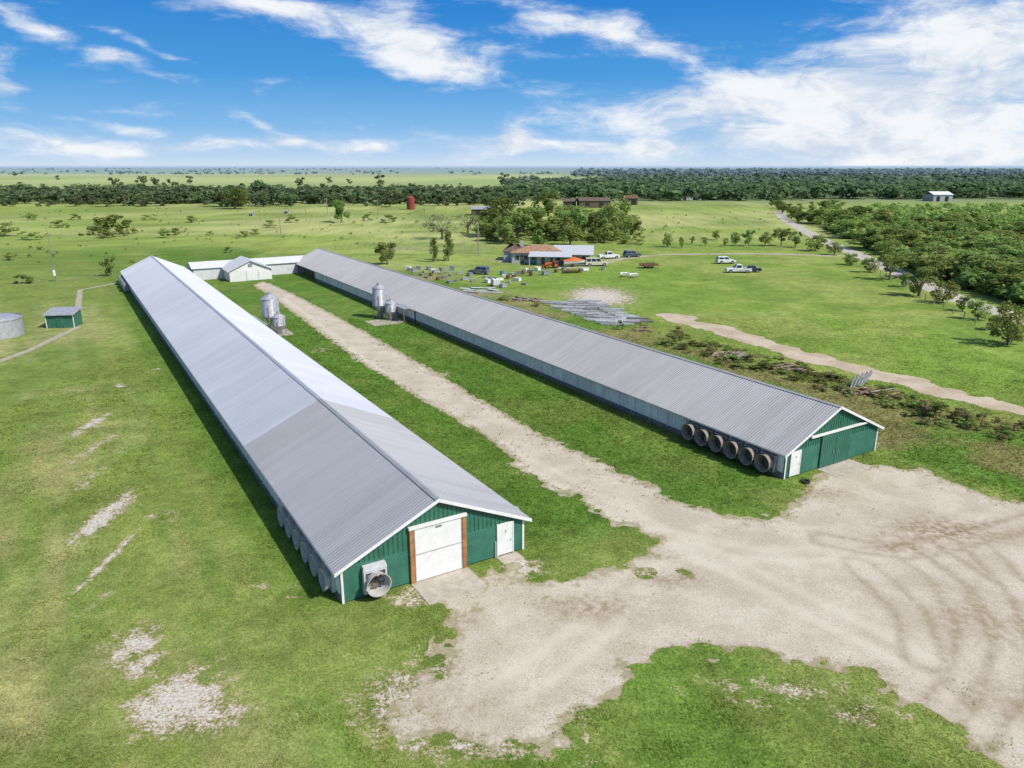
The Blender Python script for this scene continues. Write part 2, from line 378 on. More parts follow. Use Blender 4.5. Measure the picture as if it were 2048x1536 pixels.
PL=trk([[(560,600),(620,642),(760,756),(900,850),(1130,965),(1320,1070),(1480,1140),(1650,1230),(1850,1330),(2000,1450)],[(1320,1070),(1500,1110),(1700,1110),(2000,1040)],[(1320,1090),(1200,1250),(1080,1340),(950,1420)]])
def ftrack(x,y,T=TR,w_=.3):
    r=np.zeros_like(x)
    for k,t in enumerate(T):
        d=-t(x,y)+(fbm(x*.4,y*.4,51+k,2)-.5)*.4
        r=np.maximum(r,np.exp(-((d-.85)/w_)**2)*(.35+.9*fbm(x*.25,y*.25,57+k,2)))
    return np.clip(r,0,1)
fstain=blobs([(1890,1060,120,26,.9),(1800,1095,70,12,.7),(1330,1160,70,14,.6),(1320,1112,40,10,.6),(1180,1215,95,26,.7),(870,1335,70,25,.7),(1240,1200,60,12,.5),(1400,1300,90,14,.5),(1650,985,50,10,.6),(900,1240,60,12,.6),(1720,1340,80,15,.4),(860,1420,130,50,.4),(1960,1240,90,60,.4),(1990,1400,70,60,.35)])
gv=gravelmat('pale_gravel',(.48,.42,.325),(.57,.515,.415),(.41,.34,.245))
sheet('gravel_driveway',fgrav,-68,52,22,172,.25,.012,gv,'pale gravel drive running between the two long barns and widening to a yard','driveway',
      [('track',ftrack),('pale',lambda x,y:ftrack(x,y,PL,.45)),('stain',fstain),('edge',lambda x,y:1-ss(0,1.6,fgrav(x,y)))])
dm=gravelmat('tan_dirt',(.46,.37,.265),(.56,.475,.36),(.37,.285,.18),False)
sheet('dirt_track',fdirt,20,110,50,135,.4,.012,dm,'bare tan dirt track crossing the green field on the right','dirt track')
lm=gravelmat('lane_gravel',(.46,.42,.36),(.52,.48,.42),(.38,.33,.27),False)
sheet('lane',flane,70,240,70,440,.8,.012,lm,'pale country lane running along the woodland at the right','road')
hm_=gravelmat('drive_dirt',(.36,.33,.21),(.44,.40,.29),(.25,.27,.11),False)
sheet('house_driveway',fhd,10,130,170,245,.6,.012,hm_,'pale drive leading from the lane to the ranch house','driveway')
cm_=mat('old_concrete',(.40,.35,.27),.9,var=.2,scale=1.5,bmp=.3,dirt=(.25,.2,.13))
sheet('footpath',lambda x,y:walk(x,y)+(fbm(x*.7,y*.7,61)-.5)*.35,-95,-60,75,170,.25,.016,cm_,'narrow tan path bending round the small green pump shed','path')
# ------------------------------------------------------------------ building materials
M={}
M['green']=mat('green_siding',(.03,.14,.092),.6,var=.18,scale=1.2)
M['green2']=mat('green_door_panel',(.04,.155,.105),.55,var=.12,scale=1.2)
M['white']=mat('white_paint',(.74,.74,.72),.55,var=.06,scale=1.5,dirt=(.6,.58,.54))
M['roof_old']=roofmat('grey_corrugated_roof',(.37,.375,.39),.6,.15)
M['roof_new']=roofmat('bright_galvanised_roof',(.45,.475,.53),.58,.15)
M['roof_r']=roofmat('weathered_grey_roof',(.42,.415,.415),.6,.12,warm=(.40,.37,.33))
M['galv']=mat('galvanised_steel',(.44,.45,.47),.5,.35,var=.15,scale=2)
M['galvd']=mat('dull_steel',(.30,.31,.32),.55,.4,var=.25,scale=3)
M['galvl']=mat('light_steel',(.56,.57,.58),.55,.1,var=.12,scale=3)
M['curtain']=mat('grey_curtain',(.76,.75,.73),.7,var=.12,scale=.6,dirt=(.57,.54,.5))
M['dark']=mat('dark_interior',(.025,.024,.022),.9)
M['board']=mat('weathered_board',(.17,.155,.135),.9,var=.3,scale=3)
M['wood']=mat('orange_timber',(.36,.17,.06),.75,var=.25,scale=3)
M['tan']=mat('tan_fan_cone',(.31,.255,.195),.75,var=.3,scale=3)
M['blade']=mat('dusty_fan_blade',(.17,.13,.095),.8,var=.3,scale=3)
M['fibre']=mat('fibreglass_cone',(.47,.46,.43),.55,var=.15,scale=2)
M['black']=mat('black_rubber',(.02,.02,.02),.8)
M['conc']=mat('pale_concrete',(.44,.395,.32),.9,var=.15,scale=1.2,bmp=.2,dirt=(.3,.25,.18))
# ------------------------------------------------------------------ barns
ZE,ZR=2.3,5.1
def roof_panel(par,side,y0,y1,half,m,ov=.4):
    mb=MB(); e=side*(half+ov); th=math.atan((ZR-ZE)/half); nxv=Vector((side*math.sin(th),0,math.cos(th)))
    ze=ZR-(ZR-ZE)/half*(half+ov)+.06; zt=ZR+.06
    L=[];y=y0
    while y<y1-.01:
        for d,h in ((0,0),(.2,0),(.22,.03),(.255,.03)): L.append((min(y+d,y1),h))
        y+=.275
    L.append((y1,0))
    vs=[]
    for y,h in L:
        vs.append(Vector((0,y,zt))+nxv*h); vs.append(Vector((e,y,ze))+nxv*h)
    mb.add(vs,[(2*i,2*i+1,2*i+3,2*i+2) for i in range(len(L)-1)])
    return mb.build('roof_panel',m,par)
def gable(par,half,y,m,front=True):
    mb=MB(); z=.1; st=.2; d=-1 if front else 1
    while z<ZE-.01:
        z1=min(z+st,ZE)
        mb.add([(-half,y+d*.035,z),(half,y+d*.035,z),(half,y+d*.004,z1),(-half,y+d*.004,z1)],[(0,1,2,3)])
        mb.add([(-half,y+d*.035,z),(half,y+d*.035,z),(half,y,z),(-half,y,z)],[(0,3,2,1)]); z=z1
    x=-half; rz=lambda x:ZR-(ZR-ZE)*abs(x)/half
    n=int(2*half/.3)+1; w=2*half/n
    for i in range(n):
        x0=-half+i*w; x1=x0+w
        mb.add([(x0,y+d*.01,ZE),(x1,y+d*.01,ZE),(x1,y+d*.01,rz(x1)),(x0,y+d*.01,rz(x0))],[(0,1,2,3)])
        mb.hexa([(x0-.03,y+d*.05,ZE-.02),(x0+.03,y+d*.05,ZE-.02),(x0+.03,y,ZE-.02),(x0-.03,y,ZE-.02)],[(x0-.03,y+d*.05,rz(x0)),(x0+.03,y+d*.05,rz(x0)),(x0+.03,y,rz(x0)),(x0-.03,y,rz(x0))])
    return mb.build('gable_wall',m,par)
def side_wall(par,x,y0,y1,out):
    a,b=sorted((x,x-out*.12)); MB().box(a,b,y0,y1,0,ZE).build('side_wall',M['galvd'],par)
    a,b=sorted((x+out*.003,x+out*.035)); MB().box(a,b,y0,y1,.02,.5).build('base_board',M['board'],par)
    mb=MB(); y=y0; k=0; pr=[]
    while y<y1:
        pr+=[(y,.02),(y+.28,.02),(y+.3,.06),(y+.36,.06),(y+.38,.02)]; y+=.4
    vs=[]
    for yy,h in pr: vs+=[(x+out*h,min(yy,y1),.55),(x+out*h,min(yy,y1),1.95)]
    mb.add(vs,[(2*i,2*i+2,2*i+3,2*i+1) for i in range(len(pr)-1)])
    y=y0+1.2
    while y<y1-.2:
        a,b=sorted((x+out*.02,x+out*.1)); mb.box(a,b,y,y+.08,.5,2.0); y+=2.4
    mb.build('curtain',M['curtain'],par)
    a,b=sorted((x+out*.05,x+out*.38)); MB().box(a,b,y0,y1,2.05,2.09).build('soffit',M['galv'],par)
# fan meshes (axis +x outward)
def fan_meshes():
    h=MB()
    for a in ((-.7,.7,-.7,-.6),(-.7,.7,.6,.7)): h.box(0,.4,a[0],a[1],a[2],a[3])
    h.box(0,.4,-.7,-.6,-.6,.6); h.box(0,.4,.6,.7,-.6,.6); h.box(.0,.03,-.6,.6,-.6,.6)
    c=MB(); n=28; vs=[]; 
    for x,r in ((.4,.60),(.42,.62),(1.0,.72),(1.03,.74),(1.03,.69),(.4,.575)):
        for i in range(n): t=2*math.pi*i/n; vs.append((x,r*math.cos(t),r*math.sin(t)))
    c.add(vs,[(k*n+i,k*n+(i+1)%n,(k+1)*n+(i+1)%n,(k+1)*n+i) for k in range(5) for i in range(n)])
    b=MB()
    for k in range(6):
        t=k*math.pi/3+.4; d=Vector((0,math.cos(t),math.sin(t))); q=Vector((0,-math.sin(t),math.cos(t)))
        p=[Vector((.2,0,0))+d*.1-q*.06,Vector((.2,0,0))+d*.56-q*.2,Vector((.27,0,0))+d*.56+q*.16,Vector((.25,0,0))+d*.1+q*.06]
        b.add(p,[(0,1,2,3)])
    b.tube((.05,0,0),(.32,0,0),.12,.08,10)
    return h,c,b
fh,fc,fb=fan_meshes(); FM=[]
for nm,mb,m in (('exhaust_fan',fh,M['galvd']),('fan_cone',fc,M['tan']),('fan_blades',fb,M['blade'])):
    o=mb.build(nm,m); FM.append(o.data); bpy.data.objects.remove(o)
fcm2=FM[1].copy(); fcm2.materials.clear(); fcm2.materials.append(M['fibre'])
fhm2=FM[0].copy(); fhm2.materials.clear(); fhm2.materials.append(M['galvl'])
def fan(par,loc,rz,light=False,sc_=(1,1,1)):
    h=link('exhaust_fan',fhm2 if light else FM[0],par,loc,(0,0,rz)); h.scale=sc_; link('fan_cone',fcm2 if light else FM[1],h); link('fan_blades',FM[2],h); return h
def number(txt,par,loc,size):
    cu=bpy.data.curves.new('t','FONT'); cu.body=txt; cu.size=size; cu.align_x='CENTER'; cu.extrude=.004
    o=bpy.data.objects.new('t',cu); col.objects.link(o); bpy.context.view_layer.update()
    me=bpy.data.meshes.new_from_object(o.evaluated_get(bpy.context.evaluated_depsgraph_get())); bpy.data.objects.remove(o)
    me.materials.clear(); me.materials.append(M['black'])
    link('door_number',me,par,loc,(R(90),0,0))
def trims(par,half,y,caps):
    for s in (-1,1):
        mb=MB(); e=half+.42
        ze=ZR-(ZR-ZE)/half*e
        p=[(0,ZR-.12),(s*e,ze-.12),(s*e,ze+.1),(0,ZR+.1)]
        mb.prism(p,'y',y-.34,y-.29); mb.build('rake_trim',M['white'],par)
        a,b=sorted((s*half,s*(half-.14))); MB().box(a+.0,b,y-.07,y-.037,.02,ZE-.02).build('corner_trim',M['white'],par)
        mb=MB(); a,b=sorted((s*(half+.42),s*(half+.45))); mb.box(a,b,y-.3,y+140,ze-.03,ze+.06); mb.build('eave_trim',M['galv'],par)
    for y0,y1,m in caps:
        MB().prism([(-.2,ZR+.035),(0,ZR+.125),(.2,ZR+.035),(.2,ZR+.01),(0,ZR+.1),(-.2,ZR+.01)],'y',y0,y1).build('ridge_cap',m,par)
def small_door(par,x0,x1,h,y,txt):
    d=MB().box(x0,x1,y-.1,y-.04,.12,h).build('door',M['white'],par,bevel=.01)
    fr=MB(); fr.box(x0-.09,x0-.003,y-.12,y-.037,.1,h+.1); fr.box(x1+.003,x1+.09,y-.12,y-.037,.1,h+.1); fr.box(x0-.003,x1+.003,y-.12,y-.037,h+.003,h+.1)
    fr.build('door_frame',M['white'],d); MB().tube((x1-.12,y-.16,1.05),(x1-.12,y-.1,1.05),.035).build('door_handle',M['galvd'],d)
    number(txt,d,((x0+x1)/2,y-.105,1.6),.32)
# left barn
B1=thing('poultry_barn',OL,TH,'long metal-roofed left barn with large white sliding door between orange timber posts','barn')
gable(B1,HL,0,M['green']); MB().prism([(-HL,0),(HL,0),(HL,ZE),(0,ZR),(-HL,ZE)],'y',LL-.1,LL).build('rear_wall',M['galv'],B1)
side_wall(B1,-HL,.05,LL-.2,-1); side_wall(B1,HL,.05,LL-.2,1)
for s in (-1,1):
    roof_panel(B1,s,-.3,22.5,HL,M['roof_old']); roof_panel(B1,s,22.5,LL+.3,HL,M['roof_new'])
trims(B1,HL,0,[(-.32,22.5,M['roof_old']),(22.5,LL+.3,M['roof_new'])])
X0,X1=-1.58,1.55
d=MB(); d.box(X0,X1,-.16,-.1,.08,1.85); d.box(X0,X1,-.16,-.1,1.87,3.5)
d=d.build('sliding_door',M['white'],B1,bevel=.01)
mb=MB(); mb.box(X0+.05,X1-.05,-.175,-.163,1.83,1.89); mb.box(X0,X0+.05,-.175,-.163,.08,3.5); mb.box(X1-.05,X1,-.175,-.163,.08,3.5); mb.build('door_rail',M['galv'],d)
MB().box(-.2,.2,-.19,-.163,3.3,3.42).build('door_handle',M['galvd'],d)
mb=MB(); mb.box(X0-.35,X1+.35,-.24,-.05,3.56,3.74); mb.build('door_track',M['white'],B1)
for x in (X0-.3,X1+.04): MB().box(x,x+.26,-.2,-.04,.02,3.52).build('door_post',M['wood'],B1)
small_door(B1,4.15,5.2,2.2,0,'3')
MB().tube((3.95,-.12,.05),(3.95,-.12,1.2),.03).build('gas_pipe',M['white'],B1)
for i in range(6): fan(B1,(-HL-.03,1.4+i*1.85,1.05),math.pi,True,(.62,.92,.92))
fan(B1,(HL+.03,2.2,1.3),0,True,(.8,.85,.85))
f=fan(B1,(-4.15,-.05,1.08),-math.pi/2,True,(.85,1,1))
MB().hexa([(0,-.72,.72),(.4,-.72,.72),(.4,.72,.72),(0,.72,.72)],[(0,-.68,1.02),(.36,-.68,.98),(.36,.68,.98),(0,.68,1.02)]).build('fan_hood',M['galvl'],f)
for i in range(3): MB().box(-HL-1.1,-HL-.07,LL-16+i*5,LL-12.5+i*5,.2,1.7).build('cooling_vent',M['galvd'],B1)
# right barn
B2=thing('poultry_barn',OR,TH,'long grey-roofed right barn with green sliding doors and a row of six round fans','barn')
gable(B2,HR,0,M['green']); MB().prism([(-HR,0),(HR,0),(HR,ZE),(0,ZR),(-HR,ZE)],'y',LR-.1,LR).build('rear_wall',M['galv'],B2)
side_wall(B2,-HR,.05,70.8,-1); side_wall(B2,-HR,71.4,LR-16,-1); side_wall(B2,HR,.05,LR-.2,1)
MB().box(-HR+1.6,-HR+1.7,LR-16,LR-.2,0,ZE).build('recessed_wall',M['board'],B2)
for i in range(7): MB().box(-HR-.06,-HR+.08,LR-15.5+i*2.5,LR-15.35+i*2.5,0,ZE).build('post',M['board'],B2)
for s in (-1,1): roof_panel(B2,s,-.3,LR+.3,HR,M['roof_r'])
trims(B2,HR,0,[(-.32,LR+.3,M['roof_r'])])
for x0,x1 in ((-1.75,.12),(.14,2.0)):
    mb=MB().box(x0,x1,-.14,-.09,.08,2.95); x=x0+.06
    while x<x1: mb.box(x-.02,x+.02,-.165,-.143,.1,2.93); x+=.24
    dd=mb.build('sliding_door',M['green2'],B2)
    MB().box(x1-.3 if x0<0 else x0+.22,x1-.22 if x0<0 else x0+.3,-.2,-.168,1.1,1.4).build('door_handle',M['galvd'],dd)
MB().box(-3.2,4.1,-.24,-.06,2.98,3.14).build('door_track',M['white'],B2)
small_door(B2,-5.3,-4.25,2.1,0,'4')
for i in range(6): fan(B2,(-HR-.03,1.35+i*1.68,1.15),math.pi,False)
MB().box(-HR-.06,-HR-.01,11.2,11.5,1.2,1.6).build('switch_box',M['white'],B2)
pr=MB(); pr.hexa([(-HR-1.6,72,2.2),(-HR-.45,72,2.2),(-HR-.45,75,2.2),(-HR-1.6,75,2.2)],[(-HR-1.6,72,2.3),(-HR-.45,72,2.5),(-HR-.45,75,2.5),(-HR-1.6,75,2.3)])
pr.build('porch_roof',M['galv'],B2)
for y in (72.1,74.8): MB().box(-HR-1.55,-HR-1.43,y,y+.12,0,2.2).build('porch_post',M['board'],B2)
# pads
def pad(name,o,x0,x1,y0,y1,label):
    t=MB().box(x0,x1,y0,y1,-.05,.035).build(name,M['conc'],None,o,(0,0,TH)); setp(t,label,'concrete pad',kind='structure')
pad('concrete_apron',OL,-1.9,1.9,-2.7,-.05,'tan concrete apron before the large white sliding door')
pad('concrete_step',OL,4.0,5.5,-1.1,-.05,'small concrete step before the white door numbered 3')
pad('concrete_apron',OR,-1.9,2.3,-2.1,-.05,'concrete apron before the green sliding doors of the right barn')
p=OR+BX*-4.9+AX*-1.3
setp(MB().lathe([(.2,.02),(.36,.02),(.4,.1),(.36,.18),(.22,.18),(.2,.1),(.2,.02)],18).build('tyre',M['black'],None,p,smooth=True),'black tyre lying flat on grass at the right barn small door','tyre')
# connecting shed and small garage between far ends
M['roofl']=mat('pale_metal_roof',(.62,.63,.64),.6,0.,var=.08,scale=1.5); M['wallm']=mat('pale_metal_wall',(.60,.61,.62),.65,0.,var=.1,scale=1.5)
pA=OL+AX*136+BX*(HL+1.0)
cs=thing('connecting_shed',pA,TH,'long low grey metal shed joining the far ends of both barns','shed')
LC=27.0
wm=MB(); wm.box(0,LC,0,.15,0,2.5)
x=.3
while x<LC: wm.box(x,x+.05,-.03,0,0,2.5); x+=.45
wm.build('front_wall',M['wallm'],cs); MB().box(0,LC,6.6,6.75,0,2.5).build('rear_wall',M['wallm'],cs)
for s in (0,LC-.1): MB().prism([(0,0),(6.75,0),(6.75,2.5),(3.4,3.5),(0,2.5)],'x',s,s+.1).build('end_wall',M['wallm'],cs)
MB().add([(-.3,-.35,2.48),(LC+.3,-.35,2.48),(LC+.3,3.4,3.58),(-.3,3.4,3.58),(LC+.3,7.1,2.48),(-.3,7.1,2.48)],[(0,1,2,3),(3,2,4,5)]).build('roof',M['roofl'],cs)
pg=at(503,561)
g=thing('garage',pg,TH,'small white gabled garage at the end of the gravel drive','garage')
hw=4.4
wl=MB().prism([(-hw,0),(hw,0),(hw,2.4),(0,4.3),(-hw,2.4)],'y',0,8)
z=.2
while z<2.4: wl.box(-hw,hw,-.03,0,z,z+.04); z+=.22
wl.build('wall',M['white'],g)
rf=MB()
for s in (-1,1): rf.add([(0,-.4,4.5),(s*(hw+.5),-.4,2.3),(s*(hw+.5),8.4,2.3),(0,8.4,4.5)],[(0,1,2,3)]); rf.prism([(0,4.25),(s*(hw+.5),2.08),(s*(hw+.5),2.27),(0,4.47)],'y',-.4,-.34)
rf.build('roof',M['roofl'],g)
for x in (-.9,1.6):
    dd=MB().box(x-.0,x+2.3,-.12,-.05,.05,2.1); 
    for z in (.55,1.05,1.55): dd.box(x+.02,x+2.28,-.135,-.123,z,z+.04)
    dd.build('garage_door',M['white'],g)
MB().box(-.4,.4,-.1,-.04,3.0,3.6).build('vent',M['galvd'],g)
# ------------------------------------------------------------------ feed silos
def silo(p,r,zb,hb,label,ladder=True):
    t=thing('feed_silo',p,TH+.3,label,'feed silo')
    pr=[];z=zb
    while z<zb+hb-.01:
        pr+=[(r,z),(r+.02,z+.1),(r,z+.2)]; z+=.2
    MB().lathe(pr,28).build('tank',M['galv'],t,smooth=True)
    MB().lathe([(r+.07,zb+hb-.03),(r+.05,zb+hb+.02),(r*.28,zb+hb+r*.55),(r*.28,zb+hb+r*.55+.12)],28).build('roof_cone',M['galv'],t)
    MB().lathe([(r*.36,zb+hb+r*.55+.1),(r*.3,zb+hb+r*.55+.2),(.01,zb+hb+r*.55+.26)],18).build('lid',M['galvd'],t)
    MB().lathe([(.16,zb-r*1.05),(r,zb)],28).build('hopper',M['galv'],t)
    for k in range(4):
        a=math.pi/4+k*math.pi/2; c,s=math.cos(a),math.sin(a)
        MB().tube((c*(r+.04),s*(r+.04),0),(c*(r+.04),s*(r+.04),zb+hb*.6),.06,n=6).build('leg',M['galvd'],t)
    b=MB()
    for k in range(4):
        a=math.pi/4+k*math.pi/2; a2=a+math.pi/2
        b.tube((math.cos(a)*r,math.sin(a)*r,.6),(math.cos(a2)*r,math.sin(a2)*r,.6),.03,n=5)
    b.build('brace',M['galvd'],t)
    l=MB()
    for x in (-.2,.2): l.tube((x,-r-.15,.3),(x,-r-.15,zb+hb),.025,n=5)
    z=.5
    while z<zb+hb: l.tube((-.2,-r-.15,z),(.2,-r-.15,z),.02,n=5); z+=.33
    l.build('ladder',M['galvd'],t)
    MB().box(-.35,.35,-.35,.35,.05,max(.3,zb-r*1.05)).build('feed_boot',M['galvd'],t)
    return t
sp=[(545,660,1.25,2.1,2.75,'tall silver feed silo beside the left barn'),(560,668,.9,1.25,1.35,'short silver feed silo before the tall silo of the left barn'),
    (761,636,1.1,2.1,2.85,'tall silver feed silo on the pad beside the right barn'),(783,640,.88,1.4,1.4,'short silver feed silo on the pad beside the porch of the right barn')]
for u,v,r,zb,hb,lb in sp: silo(at(u,v),r,zb,hb,lb)
c=at(553,668); pad('silo_pad',c,-2.2,2.2,-1.8,3.0,'concrete pad under the two silos of the left barn')
c=at(776,644); pad('silo_pad',c,-3.0,2.6,-1.9,2.6,'concrete pad under the two silos of the right barn')
for (u,v),o,h,lb in (((553,668),OL,HL,'thin steel feed pipe rising from silos to the left barn roof'),((783,640),OR,-HR,'thin steel feed pipe rising from silos to the right barn roof')):
    q=at(u,v); s=(q-o).dot(AX); e=o+AX*(s+2)+BX*h; 
    setp(MB().tube((q.x,q.y,.5),(e.x,e.y,2.7),.07,n=8).build('feed_pipe',M['galv'],None),lb,'pipe')
# ------------------------------------------------------------------ tank, pump shed, mast
p=at(-2,672); t=thing('water_tank',p,0,'round silver water tank cut by the left edge of the photo','water tank')
pr=[];z=0
while z<2.6: pr+=[(3.2,z),(3.24,z+.12),(3.2,z+.24)]; z+=.26
MB().lathe(pr,48).build('tank_wall',M['galv'],t,smooth=True); MB().lathe([(3.3,2.55),(3.3,2.65),(.3,3.2),(.3,3.3),(.01,3.32)],48).build('tank_roof',M['galv'],t)
p=at(122,656); t=thing('pump_shed',p,R(8),'small green pump shed with grey lean-to roof','shed')
w_=MB().prism([(0,0),(3.0,0),(3.0,2.5),(0,2.0)],'x',-2.0,2.0)
x=-1.9
while x<2: w_.box(x,x+.05,-.03,0,0,2.0); x+=.3
w_.build('wall',M['green2'],t); MB().hexa([(-2.25,-.35,2.0),(2.25,-.35,2.0),(2.25,3.3,2.62),(-2.25,3.3,2.62)],[(-2.25,-.35,2.08),(2.25,-.35,2.08),(2.25,3.3,2.7),(-2.25,3.3,2.7)]).build('roof',M['galv'],t)
MB().box(-2.03,-1.9,-.06,-.034,0,2).build('corner_trim',M['white'],t); MB().box(1.9,2.03,-.06,-.034,0,2).build('corner_trim',M['white'],t)
dd=MB().box(-.5,.5,-.09,-.035,.05,1.85).build('door',M['green'],t); MB().box(.35,.42,-.13,-.093,.9,1.05).build('door_handle',M['galvd'],dd)
p=at(112,562); t=thing('radio_mast',p,.3,'thin lattice mast standing left of the left barn','mast')
mb=MB()
for k in range(3):
    a=k*2.094; mb.tube((.2*math.cos(a),.2*math.sin(a),0),(.1*math.cos(a),.1*math.sin(a),10.3),.025,n=5)
for i in range(24):
    z=i*.43; r=.2-.1*z/10.3
    for k in range(3): a=k*2.094; b=a+2.094; mb.tube((r*math.cos(a),r*math.sin(a),z),(r*math.cos(b),r*math.sin(b),z+.4),.015,n=4)
mb.build('lattice',M['galvd'],t); MB().tube((0,0,10.2),(0,0,11.6),.03,n=6).build('antenna',M['galvd'],t)
MB().tube((0,-.5,1.2),(0,-.5,2.4),.28,n=14).build('meter_tank',M['white'],t)
# ------------------------------------------------------------------ ranch house
BRK=mat('pale_siding',(.46,.48,.50),.8,var=.1,scale=1.5); TER=mat('brown_shingle_roof',(.34,.205,.12),.9,var=.3,scale=1.6,bmp=.4); BRN=mat('brown_shingle',(.13,.095,.07),.9,var=.3,scale=2)
GLS=mat('dark_glass',(.03,.04,.05),.15,var=.1)
p=at(1085,529); t=thing('ranch_house',p,R(-6),'long low ranch house with orange-brown hip roof and pale metal lean-to roofs','house')
def hip(m,x0,x1,y0,y1,z,zt,ov,mt):
    x0-=ov;x1+=ov;y0-=ov;y1+=ov; d=(y1-y0)/2; ym=(y0+y1)/2
    MB().add([(x0,y0,z),(x1,y0,z),(x1,y1,z),(x0,y1,z),(x0+d,ym,zt),(x1-d,ym,zt)],[(0,1,5,4),(1,2,5),(2,3,4,5),(3,0,4),(3,2,1,0)]).build('roof',mt,t)
MB().box(-8,5.0,2,12,0,2.6).build('wall',BRK,t); hip(t,-8,5.0,2,12,2.62,4.3,.5,TER)
MB().box(-10.6,-5,6.5,13.5,0,2.4).build('wing_wall',BRK,t); hip(t,-10.6,-5.5,6.5,13.5,2.45,4.3,.4,BRN)
MB().box(2,11.8,3,9,0,2.3).build('wing_wall',BRK,t)
MB().hexa([(2.2,1.4,2.3),(12.8,1.4,2.3),(12.8,11,3.7),(2.2,11,3.7)],[(2.2,1.4,2.4),(12.8,1.4,2.4),(12.8,11,3.8),(2.2,11,3.8)]).build('lean_to_roof',M['galvl'],t)
MB().hexa([(-3.4,-2.8,2.2),(7.4,-2.8,2.2),(7.4,2.4,2.9),(-3.4,2.4,2.9)],[(-3.4,-2.8,2.28),(7.4,-2.8,2.28),(7.4,2.4,2.98),(-3.4,2.4,2.98)]).build('porch_roof',M['galvl'],t)
MB().box(-1.4,2.0,-1.2,1.98,0,2.1).build('porch_room',BRK,t)
for x in (-3.1,3.0,7.1): MB().box(x-.06,x+.06,-2.6,-2.48,0,2.2).build('porch_post',M['white'],t)
for x in (-7,-4.9,-2.9,3.4): 
    fr=MB().box(x-.1,x+1.1,1.94,1.99,.85,2.1).build('window',M['white'],t); MB().box(x,x+1,1.9,1.935,.95,2.0).build('pane',GLS,fr)
for x in (7.6,9.8):
    fr=MB().box(x-.1,x+1.3,2.94,2.99,.85,1.9).build('window',M['white'],t); MB().box(x,x+1.2,2.9,2.935,.95,1.8).build('pane',GLS,fr)
for x,y in ((-.2,-1.2),(-5.8,2)):
    dd=MB().box(x,x+.85,y-.06,y-.01,.05,2.05).build('door',BRN,t); MB().box(x+.7,x+.77,y-.1,y-.063,1,1.1).build('door_handle',M['galvd'],dd)
MB().box(-6.4,-5.8,8.4,9.0,3.5,5.0).build('chimney',BRK,t)
